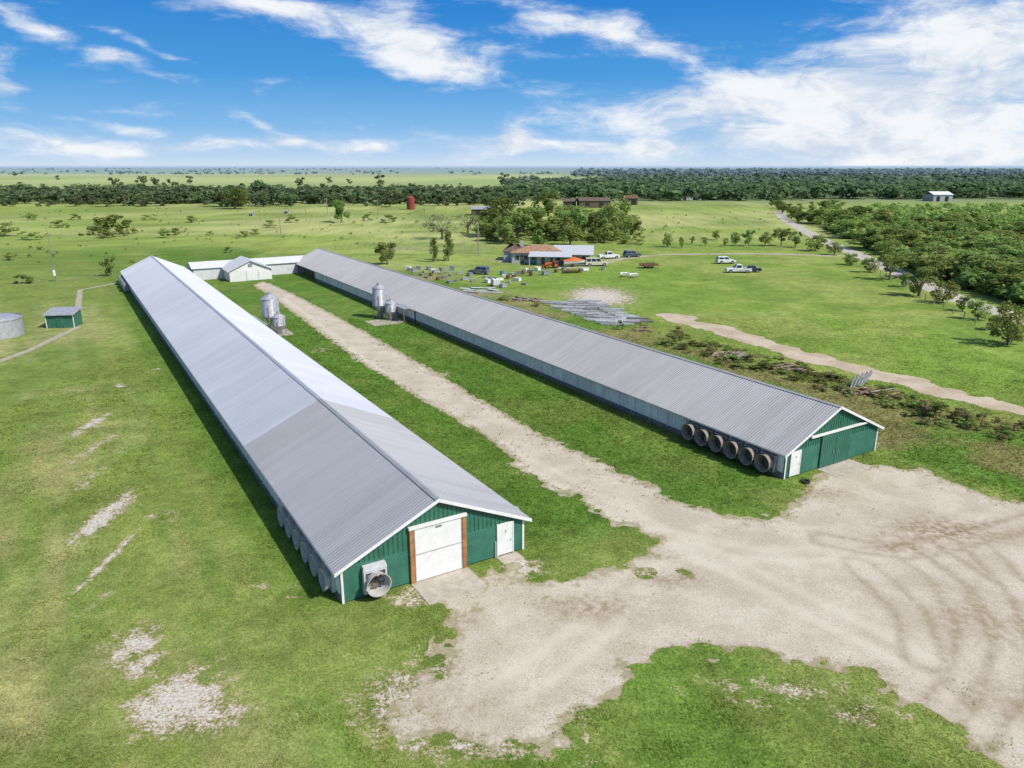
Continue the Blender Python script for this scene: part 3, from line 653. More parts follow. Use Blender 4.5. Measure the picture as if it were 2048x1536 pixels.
# ------------------------------------------------------------------ vehicles
PM={}
def paint(c):
    if c not in PM: PM[c]=mat('car_paint',c,.35,.0,var=.06)
    return PM[c]
TAIL=mat('tail_lamp',(.35,.02,.02),.3); LAMP=mat('head_lamp',(.75,.75,.72),.2)
def car(u,v,hd,kind,c,label,group=None):
    cat={'suv':'car','pickup':'pickup truck','sedan':'car','van':'van'}[kind]
    t=thing({'suv':'parked_car','sedan':'parked_car','pickup':'pickup_truck','van':'parked_van'}[kind],at(u,v),R(hd),label,cat,group)
    L={'suv':4.8,'sedan':4.8,'pickup':5.8,'van':5.7}[kind]; w=.95; zb=1.0 if kind!='sedan' else .9; zt={'suv':1.8,'sedan':1.48,'pickup':1.9,'van':2.05}[kind]; h=L/2; P=paint(c)
    arc=lambda yc:[(yc+.44*math.cos(a),.36+.44*math.sin(a)) for a in [math.pi-k*math.pi/6 for k in range(0,7)]]
    yf,yr=h-.95,-h+1.0
    bot=[(-h+.05,.34)]+[q for q in arc(yr)]+[q for q in arc(yf)]+[(h-.03,.34)]
    if kind=='pickup': top=[(h,.72),(h-.12,.98),(1.1,zb+.06),(-.75,zb+.06),(-.75,.62),(-h,.62)]
    elif kind=='van': top=[(h,.75),(h-.15,1.0),(1.45,1.1),(-h,1.1)]
    else: top=[(h,.7),(h-.15,.9),(.95,zb+.04),(-h+.05,zb+.06),(-h,.8)]
    MB().prism(bot+top,'x',-w,w).build('body',P,t,bevel=.04)
    y0,y1,ty0,ty1={'suv':(-h+.05,1.05,-h+.3,.3),'sedan':(-1.7,1.0,-1.05,.25),'pickup':(-.75,1.15,-.65,.45),'van':(-h+.04,1.5,-h+.2,.75)}[kind]
    zc=zb-.02; wi=w-.03; wt=w-.2
    MB().hexa([(-wi,y0,zc),(wi,y0,zc),(wi,y1,zc),(-wi,y1,zc)],[(-wt,ty0,zt),(wt,ty0,zt),(wt,ty1,zt),(-wt,ty1,zt)]).build('cabin',P,t,bevel=.05)
    def lerp(a,b,k): return a+(b-a)*k
    ka,kb=.22,.86
    def ptz(k): return lerp(zc,zt,k),lerp(wi,wt,k),lerp(y0,ty0,k),lerp(y1,ty1,k)
    za,wa,ra,fa=ptz(ka); zb2,wb,rb,fb_=ptz(kb); e=.012
    MB().add([(-wa+.08,fa+e,za),(wa-.08,fa+e,za),(wb-.06,fb_+e,zb2),(-wb+.06,fb_+e,zb2)],[(0,1,2,3)]).build('windscreen',GLS,t)
    MB().add([(-wa+.08,ra-e,za),(wa-.08,ra-e,za),(wb-.06,rb-e,zb2),(-wb+.06,rb-e,zb2)],[(3,2,1,0)]).build('rear_window',GLS,t)
    for s in (-1,1):
        n=1 if kind=='pickup' else 2 if kind!='van' else 3
        for i in range(n):
            k0,k1=(i+.06)/n,(i+.94)/n
            MB().add([(s*(wa+e),lerp(ra+.1,fa-.1,k0),za),(s*(wa+e),lerp(ra+.1,fa-.1,k1),za),(s*(wb+e),lerp(rb+.08,fb_-.08,k1),zb2),(s*(wb+e),lerp(rb+.08,fb_-.08,k0),zb2)],[(0,1,2,3)]).build('side_window',GLS,t)
        MB().box(s*.62-.2,s*.62+.2,h-.06,h+.015,.66,.82).build('headlight',LAMP,t)
        MB().box(s*.78-.1,s*.78+.1,-h-.02,-h+.04,.7,.95).build('tail_light',TAIL,t)
        for y in (yf,yr):
            wh=MB().tube((s*(w-.24),y,.36),(s*(w+.01),y,.36),.36,n=18).build('wheel',M['black'],t); MB().tube((s*(w-.1),y,.36),(s*(w+.025),y,.36),.2,n=12).build('rim',M['galv'],wh)
    if kind=='pickup':
        b=MB(); b.box(-w+.003,-w+.1,-h+.01,-.76,.63,1.08); b.box(w-.1,w-.003,-h+.01,-.76,.63,1.08); b.box(-w+.1,w-.1,-h+.003,-h+.09,.63,1.08); b.build('cargo_bed',P,t)
    MB().box(-.9,.9,h-.05,h+.06,.36,.55).build('bumper',M['galvd'],t); MB().box(-.9,.9,-h-.07,-h+.02,.36,.55).build('bumper',M['galvd'],t)
    return t
car(958,548,70,'suv',(.14,.16,.18),'grey estate car parked alone in the grass behind the right barn')
car(1192,532,-82,'van',(.58,.55,.40),'cream van with dark windows parked beside the covered boat')
car(1217,517,-75,'pickup',(.74,.74,.74),'white pickup truck parked behind the cream van near the house')
car(1264,514,-70,'suv',(.06,.08,.11),'dark blue car parked on the drive to the right of the house')
car(1451,527,-85,'suv',(.74,.74,.74),'white car standing alone in the green field')
car(1476,545,88,'pickup',(.72,.72,.72),'white pickup truck parked alongside the dark car in the field')
car(1500,544,84,'sedan',(.035,.04,.05),'dark car parked beside the white pickup in the field')
# boat on trailer
ORG=mat('orange_cover',(.62,.15,.035),.7,var=.15); RUST=mat('rusty_steel',(.16,.085,.05),.9,var=.35,scale=4); ORT=mat('orange_tractor_paint',(.55,.11,.02),.5)
t=thing('boat',at(1150,533),R(-80),'motor boat under an orange cover on its trailer beside the house','boat')
hl=[];n=9
for i in range(n):
    y=-3+6*i/(n-1); k=1 if y<.5 else max(.03,1-((y-.5)/2.5)**2)
    hl.append([(-1.1*k,y,1.35+.03*i),(-.9*k,y,.8+.04*i),(0,y,.5+.05*i if y>.5 else .5),(.9*k,y,.8+.04*i),(1.1*k,y,1.35+.03*i)])
mb=MB(); mb.add([p for r in hl for p in r],[(i*5+j,i*5+j+1,i*5+j+6,i*5+j+5) for i in range(n-1) for j in range(4)]+[(4,3,2,1,0)])
mb.build('hull',M['white'],t)
mb=MB(); rows=[]
for i in range(n):
    y=-3+6*i/(n-1); k=1 if y<.5 else max(.03,1-((y-.5)/2.5)**2); hh=.25+.75*math.exp(-((y+.3)/1.2)**2)
    rows.append([(-1.13*k,y,1.36+.03*i),(-.6*k,y,1.4+hh*.75),(0,y,1.42+hh),(.6*k,y,1.4+hh*.75),(1.13*k,y,1.36+.03*i)])
mb.add([p for r in rows for p in r],[(i*5+j,i*5+j+1,i*5+j+6,i*5+j+5) for i in range(n-1) for j in range(4)]+[(0,1,2,3,4)]); mb.build('cover',ORG,t,smooth=True)
mb=MB(); 
for s in (-.6,.6): mb.box(s-.05,s+.05,-2.8,2.5,.4,.5)
mb.box(-.05,.05,2.4,4.2,.4,.5); mb.box(-1,1,-.9,-.8,.36,.44); mb.build('trailer_frame',M['galvd'],t)
for s in (-1,1): MB().tube((s*.95,-.85,.33),(s*1.15,-.85,.33),.33,n=16).build('wheel',M['black'],t)
MB().box(-.22,.22,-3.5,-3.0,.7,1.6).build('outboard_motor',M['black'],t,bevel=.06)
# tractor
t=thing('tractor',at(1104,536),R(100),'orange tractor with front loader parked before the house','tractor')
MB().hexa([(-.4,0,.6),(.4,0,.6),(.4,1.9,.6),(-.4,1.9,.6)],[(-.38,0,1.4),(.38,0,1.4),(.34,1.8,1.25),(-.34,1.8,1.25)]).build('hood',ORT,t,bevel=.05)
MB().box(-.35,.35,-1.2,0,.5,.95).build('chassis',M['galvd'],t)
for s in (-1,1):
    wh=MB().tube((s*.5,-.8,.75),(s*.9,-.8,.75),.75,n=22).build('rear_wheel',M['black'],t); MB().tube((s*.6,-.8,.75),(s*.92,-.8,.75),.4,n=16).build('rim',ORT,wh)
    wh=MB().tube((s*.5,1.4,.42),(s*.78,1.4,.42),.42,n=18).build('front_wheel',M['black'],t); MB().tube((s*.6,1.4,.42),(s*.8,1.4,.42),.22,n=12).build('rim',ORT,wh)
    MB().box(min(s*.45,s*.95),max(s*.45,s*.95),-1.3,-.2,1.5,1.58).build('fender',ORT,t)
    MB().tube((s*.45,-1.2,.9),(s*.45,-1.2,2.3),.04,n=6).build('roll_bar_post',M['black'],t)
MB().box(-.5,.5,-1.25,-1.15,2.28,2.36).build('roll_bar',M['black'],t)
MB().box(-.25,.25,-1.0,-.5,1.05,1.2).box(-.25,.25,-1.1,-1.0,1.2,1.6).build('seat',M['black'],t)
MB().tube((0,-.3,1.45),(0,-.24,1.5),.22,n=14).build('steering_wheel',M['black'],t)
ld=MB(); 
for s in (-.55,.55): ld.tube((s,.1,1.3),(s,2.3,.6),.06,n=6)
ld.build('loader_arm',ORT,t); MB().prism([(2.2,.2),(2.9,.2),(2.85,.28),(2.3,.35),(2.35,.85),(2.25,.85)],'x',-.8,.8).build('loader_bucket',ORT,t)
# utility trailer / implements
t=thing('flatbed_trailer',at(1298,536),R(-75),'rusty flatbed trailer with scrap parked in the field','trailer')
MB().box(-1,1,-2.2,2,.6,.72).build('deck',RUST,t); MB().box(-.05,.05,2,3.4,.55,.65).build('drawbar',RUST,t)
for s in (-1,1):
    for y in (-.6,.3): MB().tube((s*1.0,y,.35),(s*1.22,y,.35),.35,n=16).build('wheel',M['black'],t)
    MB().box(s*.98-.03,s*.98+.03,-2.2,2,.72,1.15).build('side_rail',RUST,t)
t=thing('disc_harrow',at(1140,547),R(10),'rusty farm implement with round discs in front of the boat','farm implement')
MB().box(-1.8,1.8,-.1,.1,.6,.75).box(-1.6,1.6,.9,1.05,.6,.72).box(-.1,.1,-.1,2.2,.62,.74).build('frame',RUST,t)
for i in range(8): MB().tube((-1.7+i*.48,0,.3),(-1.66+i*.48,.02,.3),.32,n=14).build('disc',RUST,t)
for (u,v),lb in (((1250,554),'white feed trough on legs, left of the pair in the field'),((1268,556),'white feed trough on legs, right of the pair in the field')):
    t=thing('feed_trough',at(u,v),.2,lb,'trough')
    MB().prism([(-.45,.55),(.45,.55),(.6,1.0),(.53,1.0),(.4,.62),(-.4,.62),(-.53,1.0),(-.6,1.0)],'x',-.9,.9).build('basin',M['white'],t)
    for x in (-.75,.75):
        for y in (-.35,.35): MB().box(x-.05,x+.05,y-.05,y+.05,0,.6).build('leg',M['galvd'],t)
t=thing('liquid_tote',at(991,572),.4,'white caged liquid tote among the scrap behind the right barn','tank')
MB().box(-.75,.75,-.75,.75,.2,1.5).build('bottle',M['white'],t,bevel=.1); MB().tube((0,0,1.48),(0,0,1.6),.2,n=12).build('cap',M['black'],t)
cg=MB()
for i in range(5):
    for s in (-.8,.8): cg.box(-.8+i*.4-.02,-.8+i*.4+.02,s-.02,s+.02,.2,1.5); cg.box(s-.02,s+.02,-.8+i*.4-.02,-.8+i*.4+.02,.2,1.5)
cg.build('cage',M['galv'],t); MB().box(-.8,.8,-.8,.8,.02,.17).build('pallet',M['board'],t)
jm=[M['white'],M['galv'],RUST,mat('blue_plastic',(.08,.2,.4),.5),M['wood'],M['galvd']]
jl=['white chest','grey metal crate','rusty drum','blue plastic drum','orange crate','dull steel bin']
jp=[(1010,553),(1022,549),(1016,558),(1004,549),(850,545),(866,541),(880,548),(838,538),(902,552),(975,566),(930,560),(890,556),(822,542),(862,552),(843,551),(872,545),(858,539),(896,545),(912,562),(1030,555),(1000,561),(884,541),(830,545),(948,563),(1060,545),(1075,541),(1046,548),(1170,541),(1128,540),(1086,545),(1018,566),(1034,562),(984,560),(940,552),(920,548),(905,540),(816,538),(1052,541),(1062,552),(1092,550),(1112,545),(1038,548),(970,556),(854,556),(876,560),(900,566),(1160,545),(1205,540),(1048,570),(1006,575)]
jc=[0,1,2,3,1,0,5,1,5,0,1,5,5,2,5,1,5,1,5,4,0,5,1,1,5,0,2,0,5,1,1,0,5,5,1,5,0,0,2,5,2,5,1,5,2,5,2,5,5,1]
for i,(u,v) in enumerate(jp):
    k=jc[i]; q=at(u,v); mb=MB()
    if k in (2,3): mb.lathe([(.01,0),(.33,0),(.35,.05),(.33,.3),(.35,.35),(.33,.6),(.35,.65),(.33,.95),(.3,.97),(.3,.92),(.01,.92)],16); s=1.3
    else: mb.box(-.7,.7,-.45,.45,.08,.75); mb.box(-.74,.74,-.49,.49,.78,.86); mb.box(-.6,-.5,-.4,.4,0,.078); mb.box(.5,.6,-.4,.4,0,.078); s=random.uniform(.7,1.2)
    o=mb.build('drum' if k in (2,3) else 'crate',jm[k],None,q,(0,0,i*1.3)); o.scale=(s,s,s*random.uniform(.5,1))
    setp(o,f"{jl[k]} lying in the junk {'before the ranch house' if u>1040 else 'right of the parked grey car' if u>965 else 'near the dark slim trees' if u>885 else 'beside the far eave of the right barn'}",'drum' if k in (2,3) else 'crate','scattered junk behind the right barn')
# salvaged beams in banks
bmb=MB(); bmb.box(-3,3,-.2,.2,.26,.3); bmb.box(-3,3,-.2,-.16,0,.258); bmb.box(-3,3,.16,.2,0,.258)
BMATS=[mat('pale_steel_beam',(.52,.53,.54),.65,.05,var=.2),mat('grey_steel_beam',(.36,.37,.38),.65,.05,var=.2),mat('dark_beam',(.19,.18,.17),.8)]
BM=[]
for m in BMATS:
    o=bmb.build('steel_beam',m); BM.append(o.data); bpy.data.objects.remove(o)
c00,c10,c11,c01=at(1085,606),at(1185,603),at(1300,646),at(1225,656)
for bank in range(4):
    for r in range(24):
        a=(bank+.5)/4+random.uniform(-.03,.03); b=(r+.5)/24
        if random.random()<.06 or r%8==7: continue
        q=(c00*(1-a)+c10*a)*(1-b)+(c01*(1-a)+c11*a)*b
        k=random.choice([0,0,0,0,1,1,2])
        o=link('steel_beam',BM[k],None,q+Vector((random.uniform(-.3,.3),0,.02+.31*(r%2)*(random.random()<.3))),(0,0,R(-14+bank*2+random.uniform(-2,2))))
        o.scale=(random.uniform(.5,.7),.9,.8)
        setp(o,['pale silver','mid grey','dark weathered'][k]+' beam lying in the wide spread of beams behind the right barn','beam','salvaged '+['pale','grey','dark'][k]+' beams behind the right barn')
LOG=mat('weathered_log',(.30,.26,.21),.95,var=.35,scale=3); LOGR=mat('brown_board',(.30,.19,.14),.95,var=.35)
lg=MB(); lg.tube((-2,0,.16),(0,.08,.17),.17,.15,9); lg.tube((0,.08,.17),(2.0,-.05,.16),.15,.11,9)
LG=[]
for m in (LOG,LOGR,BMATS[1]):
    o=lg.build('log',m,smooth=True); LG.append(o.data); bpy.data.objects.remove(o)
def pile(u,v,ru,n,ks,label,group,name='log'):
    c=at(u,v); r=ru*dep(v)/F
    for i in range(n):
        a=random.uniform(-1,1); 
        o=link(name,LG[random.choice(ks)],None,c+Vector((a*r,random.uniform(-1.5,1.5),random.uniform(0,.6)*(1-abs(a)))),(random.uniform(-.1,.1),random.uniform(-.12,.12),random.uniform(-.7,.7)))
        s=random.uniform(.35,.8); o.scale=(s,s*.8,s*.8); setp(o,label,'log' if name=='log' else 'board',group)
pile(1055,600,26,34,[0,0,1],'weathered log in the heap left of the beam spread','logs in the heap by the beams')
pile(1465,714,34,26,[0,0,1],'weathered log in the stack beside the bend of the dirt track','logs stacked by the dirt track')
pile(1585,742,30,18,[2,0,1],'weathered pole in the heap right of the grey log stack','poles heaped behind the right barn','pole')
pile(1740,786,40,36,[1,1,0],'weathered board in the rubbish heap right of the leaning posts','boards in the rubbish heap','board')
pile(1285,663,12,6,[1],'brown timber lying at the lower end of the beam spread','timbers below the beam spread','board')
for i in range(5):
    q=at(1698+i*6,785-i*3); q2=q+Vector((.5+.15*i,.2,0))
    o=MB().hexa([(q.x-.09,q.y-.05,0),(q.x+.09,q.y-.05,0),(q.x+.09,q.y+.05,0),(q.x-.09,q.y+.05,0)],[(q2.x-.09,q2.y-.05,1.9),(q2.x+.09,q2.y-.05,1.9-.1*i),(q2.x+.09,q2.y+.05,1.9-.1*i),(q2.x-.09,q2.y+.05,1.9)]).build('leaning_post',BMATS[1])
    setp(o,'pale post leaning upright beside the rubbish heap','post','pale posts leaning together by the rubbish heap')
for i in range(9):
    q=at(930+i*8,577+ (i%3)*4); o=MB().box(-1.2,1.2,-.5,.5,0,.03).build('metal_sheet',M['galvl'],None,q+Vector((0,0,.03+.05*(i%4))),(random.uniform(-.05,.05),random.uniform(-.06,.06),random.uniform(-.6,.6)))
    setp(o,'flat silver roofing sheet lying in the grass left of the white tote','metal sheet','roofing sheets lying left of the white tote')
# ------------------------------------------------------------------ trees
def leaves(C,r,n,leaf,g,up=.45):
    k=g.integers(0,len(C),n); d=g.normal(size=(n,3)); d/=np.linalg.norm(d,axis=1)[:,None]
    p=C[k]+d*(r[k]*(.55+.45*g.random(n)**.5))[:,None]*np.array([1,1,.85])
    nr=d*.8+g.normal(size=(n,3))*.4+np.array([0,0,up]); nr/=np.linalg.norm(nr,axis=1)[:,None]
    t=np.cross(nr,g.normal(size=(n,3))); t/=np.linalg.norm(t,axis=1)[:,None]; b=np.cross(nr,t)
    s=(leaf*(.6+.8*g.random(n)))[:,None]
    V=np.stack([p-t*s*.6,p-b*s*.38,p+t*s*.6,p+b*s*.38],1).reshape(-1,3)
    return V,np.arange(4*n).reshape(n,4)
LM={'dark':leafmat('dark_foliage',(.12,.185,.05),(.26,.34,.095)),'mid':leafmat('mid_foliage',(.19,.265,.07),(.38,.46,.145)),'weed':leafmat('weedy_foliage',(.20,.195,.08),(.36,.325,.16)),
    'grey':leafmat('grey_foliage',(.18,.19,.125),(.32,.32,.2)),'far':leafmat('far_foliage',(.10,.155,.075),(.21,.27,.125)),'haze':leafmat('haze_tinted_foliage',(.25,.33,.36),(.32,.40,.42))}  # haze entry: bluish distance haze painted into the leaf colour
BARK=mat('bark',(.17,.14,.105),.95,var=.3,scale=4)
PROTO={}
def proto(kind,seed,n,leaf,nc,low,shape='round'):
    g=np.random.default_rng(seed); C=[];r=[]
    sq=g.uniform(.75,1.15)
    for i in range(nc):
        z=g.uniform(low,.88); k=(z-low)/(1-low)
        rad={'round':.42*math.sqrt(max(.05,1-(2*k-.9)**2)),'cone':.36*(1.02-k),'shrub':.40*math.sqrt(max(.05,1-k*k))}[shape]
        a=g.uniform(0,6.28); q=rad*math.sqrt(g.random())
        C.append((q*math.cos(a),q*math.sin(a)*sq,z)); r.append(g.uniform(.08,.18))
    C=np.array(C); r=np.array(r)
    V,Fa=leaves(C,r,n,leaf,g); V[:,2]=np.maximum(V[:,2],.02)
    cm=npmesh('crown',V,Fa,LM[kind])
    tb=MB(); tb.tube((0,0,-.02),(.01,.01,max(low,.1)+.12),.035,.022,7)
    for i in range(min(7,nc)):
        c=C[i]; tb.tube((.01,.01,max(low,.1)*.9),(c[0]*.85,c[1]*.85,c[2]*.97),.018,.006,5)
    o=tb.build('trunk',BARK); tm=o.data; bpy.data.objects.remove(o)
    return cm,tm
for k,q in (('dark',0),('mid',50)):
    PROTO[k]=[proto(k,s+q,1700,.055,n,lo) for s,n,lo in ((1,22,.18),(2,16,.24),(3,24,.14),(4,13,.2),(5,18,.28),(6,26,.12))]
PROTO['wood']=[proto('mid',s+90,1500,.06,n,.08) for s,n in ((1,24),(2,18),(3,28),(4,22))]
PROTO['grey']=[proto('grey',s,650,.04,16,.3) for s in (5,6)]
PROTO['cone']=[proto('dark',s,1300,.05,20,.1,'cone') for s in (7,8)]
PROTO['shrub']=[proto('mid',s,650,.075,n,.08,'shrub') for s,n in ((10,12),(11,7),(12,16))]
PROTO['wshrub']=[proto('weed',s,420,.075,n,.06,'shrub') for s,n in ((30,8),(31,6),(32,10))]
PROTO['dshrub']=[proto('dark',s,650,.075,n,.08,'shrub') for s,n in ((13,12),(14,8))]
PROTO['far']=[proto('far',s,420,.105,n,.12) for s,n in ((15,14),(16,9),(17,16),(18,12))]
def tree(u,vb,vt,w,kind,label,group=None,name=None,cat=None):
    q=at(u,vb); d=dep(vb); h=(vb-vt)*d/F*1.02; ww=w*d/F
    cm,tm=random.choice(PROTO[kind]); rz=random.uniform(0,6.28)
    if 'shrub' in kind:
        o=link(name or 'shrub',cm,None,q,(0,0,rz)); o.scale=(ww,ww,h); return setp(o,label,cat or 'shrub',group)
    o=thing(name or 'tree',q,rz,label,cat or 'tree',group); o.scale=(ww,ww,h)
    link('crown',cm,o); link('trunk',tm,o); return o
T=tree
T(222,552,511,36,'mid','small round tree just left of the far end of the left barn')
T(775,529,482,62,'mid','rounded tree behind the far end of the right barn')
T(897,522,456,44,'cone','tall dark slim tree left of the ranch house')
T(868,524,472,30,'cone','shorter dark slim tree left of the ranch house')
T(885,478,428,86,'grey','large grey half-bare tree behind the dark slim trees')
T(936,466,428,60,'grey','pale grey tree left of the grove behind the house')
T(683,445,397,50,'dark','round dark tree standing alone in the pasture near the poles')
T(1235,478,397,76,'mid','tall bright tree at the right end of the grove behind the house')
T(1096,432,380,66,'dark','large dark domed tree behind the grove')
T(470,418,376,66,'dark','large dark domed tree in front of the left treeline')
GV=[(1000,472,396,92,'dark'),(1035,484,420,86,'mid'),(965,474,430,60,'mid'),(1076,492,455,60,'cone'),(1120,482,430,84,'mid'),(1155,474,414,96,'mid'),(1185,470,424,66,'mid'),(1210,486,446,62,'mid'),(1265,468,430,44,'mid'),(1060,462,415,70,'dark'),(1140,490,452,60,'mid'),(1010,488,448,50,'mid'),(1100,478,440,60,'mid')]
for i in range(22): 
    vb=random.uniform(450,484); GV.append((random.uniform(965,1270),vb,vb-random.uniform(24,50),random.uniform(50,85),random.choice(['mid','wood','mid','dark'])))
for u,vb,vt,w,k in GV:
    T(u,vb,vt,w,k,'leafy tree in the dense grove behind the ranch house','trees of the grove behind the house')
for i in range(24):
    u=random.uniform(975,1280); v=random.uniform(478,490); T(u,v,v-random.uniform(10,18),random.uniform(24,44),'shrub','bushy shrub along the foot of the grove behind the house','shrubs at the foot of the grove')
for u,vb,vt,w in [(1335,494,465,24),(1362,496,474,15),(1385,488,472,13),(1432,480,461,22),(1470,492,464,24),(1497,492,458,32),(1530,492,464,28),(1562,492,455,42),(1410,492,474,14),(1450,494,476,14),(1590,495,462,34),(1630,502,470,48),(1668,510,484,36)]:
    T(u,vb,vt,w,'mid','young tree in the row along the far edge of the green field','young trees in the field row')
for u,vb,vt,w in [(1700,530,505,34),(1740,545,515,40),(1778,560,506,60),(1838,592,530,76),(1885,606,560,54),(1955,640,600,50),(2015,690,604,84),(1810,574,545,36),(1925,622,590,40),(1990,660,628,40)]:
    T(u,vb,vt,w,'mid','leafy tree on the near side of the lane along the wire fence','trees between field and lane')
wood=[(1620,448),(1580,410),(1700,425),(1800,450),(2100,455),(2100,625),(1960,588),(1850,548),(1740,502)]
def inpoly(u,v,P):
    c=False
    for i in range(len(P)):
        (a,b),(d,e)=P[i],P[i-1]
        if (b>v)!=(e>v) and u<(d-a)*(v-b)/(e-b)+a: c=not c
    return c
k=0
while k<160:
    u=random.uniform(1575,2100); v=random.uniform(410,625)
    if not inpoly(u,v,wood): continue
    h=(3.8+random.random()*4.2)*F/dep(v)
    T(u,v,v-h*.85,h*random.uniform(1.2,2.0),random.choice(['wood','wood','mid','dark']),'tree in the woodland on the far side of the lane','woodland trees beyond the lane'); k+=1
for i in range(150):
    while True:
        u=random.uniform(1640,2090); v=random.uniform(455,630)
        if inpoly(u,v,wood): break
    h=(1.8+random.random()*2)*F/dep(v); T(u,v,v-h,h*2,random.choice(['shrub','shrub','dshrub','wshrub']),'bushy scrub plant at the foot of the woodland beyond the lane','scrub beyond the lane')
for i in range(26):
    v=400+i*2.6; u=1572+ i*4.2+random.uniform(-8,8); h=5.5*F/dep(v)
    T(u-26 if i<14 else u+30,v+12,v+12-h,h*1.3,'dark','dark bushy tree lining the distant bend of the lane','trees at the lane bend')
for i in range(120):
    u=-30+i*9+random.uniform(-9,9); vb=404+random.uniform(-4,10)
    h=random.uniform(16,32)+(14 if 430<u<640 else 0)*random.random()+(-8 if u<180 else 0)
    T(u,vb,vb-h,h*random.uniform(1.2,2.0),'far','dark tree in the long treeline across the pasture','trees of the long treeline')
for u,vb,vt in [(116,360,350),(30,352,343),(235,378,352),(290,378,350),(322,380,352),(345,372,356),(600,372,352),(660,366,352),(700,368,356),(760,372,350),(1005,370,346),(1180,372,352),(1062,376,356),(380,368,352),(200,382,368),(40,384,368)]:
    T(u,vb,vt,(vb-vt)*1.2,'far','lone dark tree in the pale fields beyond the long treeline','lone trees beyond the treeline')
SB=[(205,462,434,60),(232,472,430,62),(185,470,450,50),(255,468,440,44),(215,476,455,50),(15,472,445,60),(45,567,546,46),(60,480,462,50),(120,455,440,40),(330,475,455,34),(350,470,456,30),(420,470,462,22),(488,474,462,28),(455,505,494,22),(510,470,458,26),(60,440,425,40),(540,455,440,34),(380,445,432,30),(300,440,428,34),(20,520,505,30),(585,445,428,34),(150,440,428,28),(780,445,430,40),(735,442,428,26)]
for u,vb,vt,w in SB: T(u,vb,vt,w,random.choice(['shrub','dshrub']),'large green shrub in the pasture beyond the left barn','large shrubs in the left pasture')
for i in range(150):
    u=random.uniform(-10,860); v=random.uniform(418,530) if u<330 else random.uniform(418,490)
    h=random.uniform(.35,1.0)*F/dep(v); T(u,v,v-h,h*random.uniform(1.3,2.6),random.choice(['shrub','wshrub','dshrub']),'low weedy bush dotting the pasture beyond the barns','low bushes in the left pasture','bush','bush')
for i in range(40):
    v=random.uniform(420,485); u=random.uniform(1290,1560); h=random.uniform(.35,.8)*F/dep(v); T(u,v,v-h,h*2,'shrub','low weedy bush dotting the meadow right of the grove','low bushes in the right meadow','bush','bush')
WB=[(1440,716,14,40),(1500,722,16,44),(1530,740,17,46),(1560,748,14,40),(1620,752,15,44),(1660,762,18,50),(1700,790,14,40),(1780,795,18,46),(1840,822,26,50),(1880,836,34,64),(1920,842,30,56),(1945,858,24,46),(1860,846,26,54),(1110,640,10,30),(1240,660,20,18),(1390,690,12,36),(1340,672,12,36),(1010,600,10,34),(1600,735,12,34),(1725,770,12,34),(1760,782,12,30),(1480,702,12,36),(1070,612,10,30)]
for i in range(130):
    a=random.random(); u=1280+a*780+random.uniform(-30,30); v=664+a*208+random.uniform(-14,18); WB.append((u,v,random.uniform(7,15),random.uniform(22,48)))
for u,v,h,w in WB:
    T(u,v,v-h,w,random.choice(['wshrub','wshrub','shrub','dshrub']),'weedy bush in the rough strip behind the right barn','weedy bushes behind the right barn','bush','bush')
def forest(name,pts,kind,label,nl,leaf,hm,seed):
    g=np.random.default_rng(seed); tpl=[]
    for s in range(10):
        C=g.normal(size=(7,3))*np.array([.22,.22,.14])+np.array([0,0,.55]); tpl.append(leaves(C,g.uniform(.16,.32,7),nl,leaf,g,.6)[0])
    VV=[]
    for i,(u,v) in enumerate(pts):
        q=at(u,v); h=hm*g.uniform(.6,1.4); w=h*g.uniform(.9,1.6); a=g.uniform(0,6.28)
        t=tpl[i%10]; ca,sa=math.cos(a),math.sin(a)
        VV.append(np.stack([(t[:,0]*ca-t[:,1]*sa)*w+q.x,(t[:,0]*sa+t[:,1]*ca)*w+q.y,np.maximum(t[:,2],.02)*h],-1))
    V=np.concatenate(VV); me=npmesh(name,V,np.arange(len(V)).reshape(-1,4),LM[kind])
    setp(link(name,me),label,'woodland',kind='stuff')
LM['mist']=leafmat('mist_tinted_foliage',(.15,.22,.155),(.24,.315,.205))  # lighter haze painted into these greens for the middle distance
P=[];P2=[]
for i in range(1700):
    u=random.uniform(1010,2150); v=352+ (random.random()**.7)*50
    lim=404 if u<1560 else 402
    if u<1200 and v<362+ (1200-u)*.03: continue
    if u>1620 and 399<v: continue
    if v<lim: (P if v>382+random.uniform(-6,6) else P2).append((u,v))
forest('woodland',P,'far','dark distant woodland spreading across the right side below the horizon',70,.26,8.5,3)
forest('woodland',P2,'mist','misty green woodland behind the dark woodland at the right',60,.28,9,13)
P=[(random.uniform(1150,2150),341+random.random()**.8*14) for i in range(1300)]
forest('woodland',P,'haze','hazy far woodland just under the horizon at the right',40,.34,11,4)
P=[]
for v0,n in ((338,110),(341,130),(345,150),(349,130)):
    for i in range(n):
        u=random.uniform(-40,1250)
        if vn(np.array(u*.012),np.array(v0*1.7),3)>.42: P.append((u,v0+random.uniform(-1,1)))
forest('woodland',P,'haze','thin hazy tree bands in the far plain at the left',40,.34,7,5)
P=[(random.uniform(-40,1010),398+random.uniform(-10,10)) for i in range(620)]
forest('woodland',P,'far','dark undergrowth mass filling the long left treeline',60,.28,7.5,6)
P=[(u,v) for u,v in ((random.uniform(1700,2150),random.uniform(415,470)) for i in range(500)) if v>418+ (0 if u>1740 else 20) and v<445+ (u-1700)*.05]
P+=[(u,v) for u,v in ((random.uniform(1600,2110),random.uniform(425,625)) for i in range(900)) if inpoly(u,v,wood)]
forest('woodland',P,'mid','green scrub mass filling the woodland beyond the lane',80,.2,3.6,8)
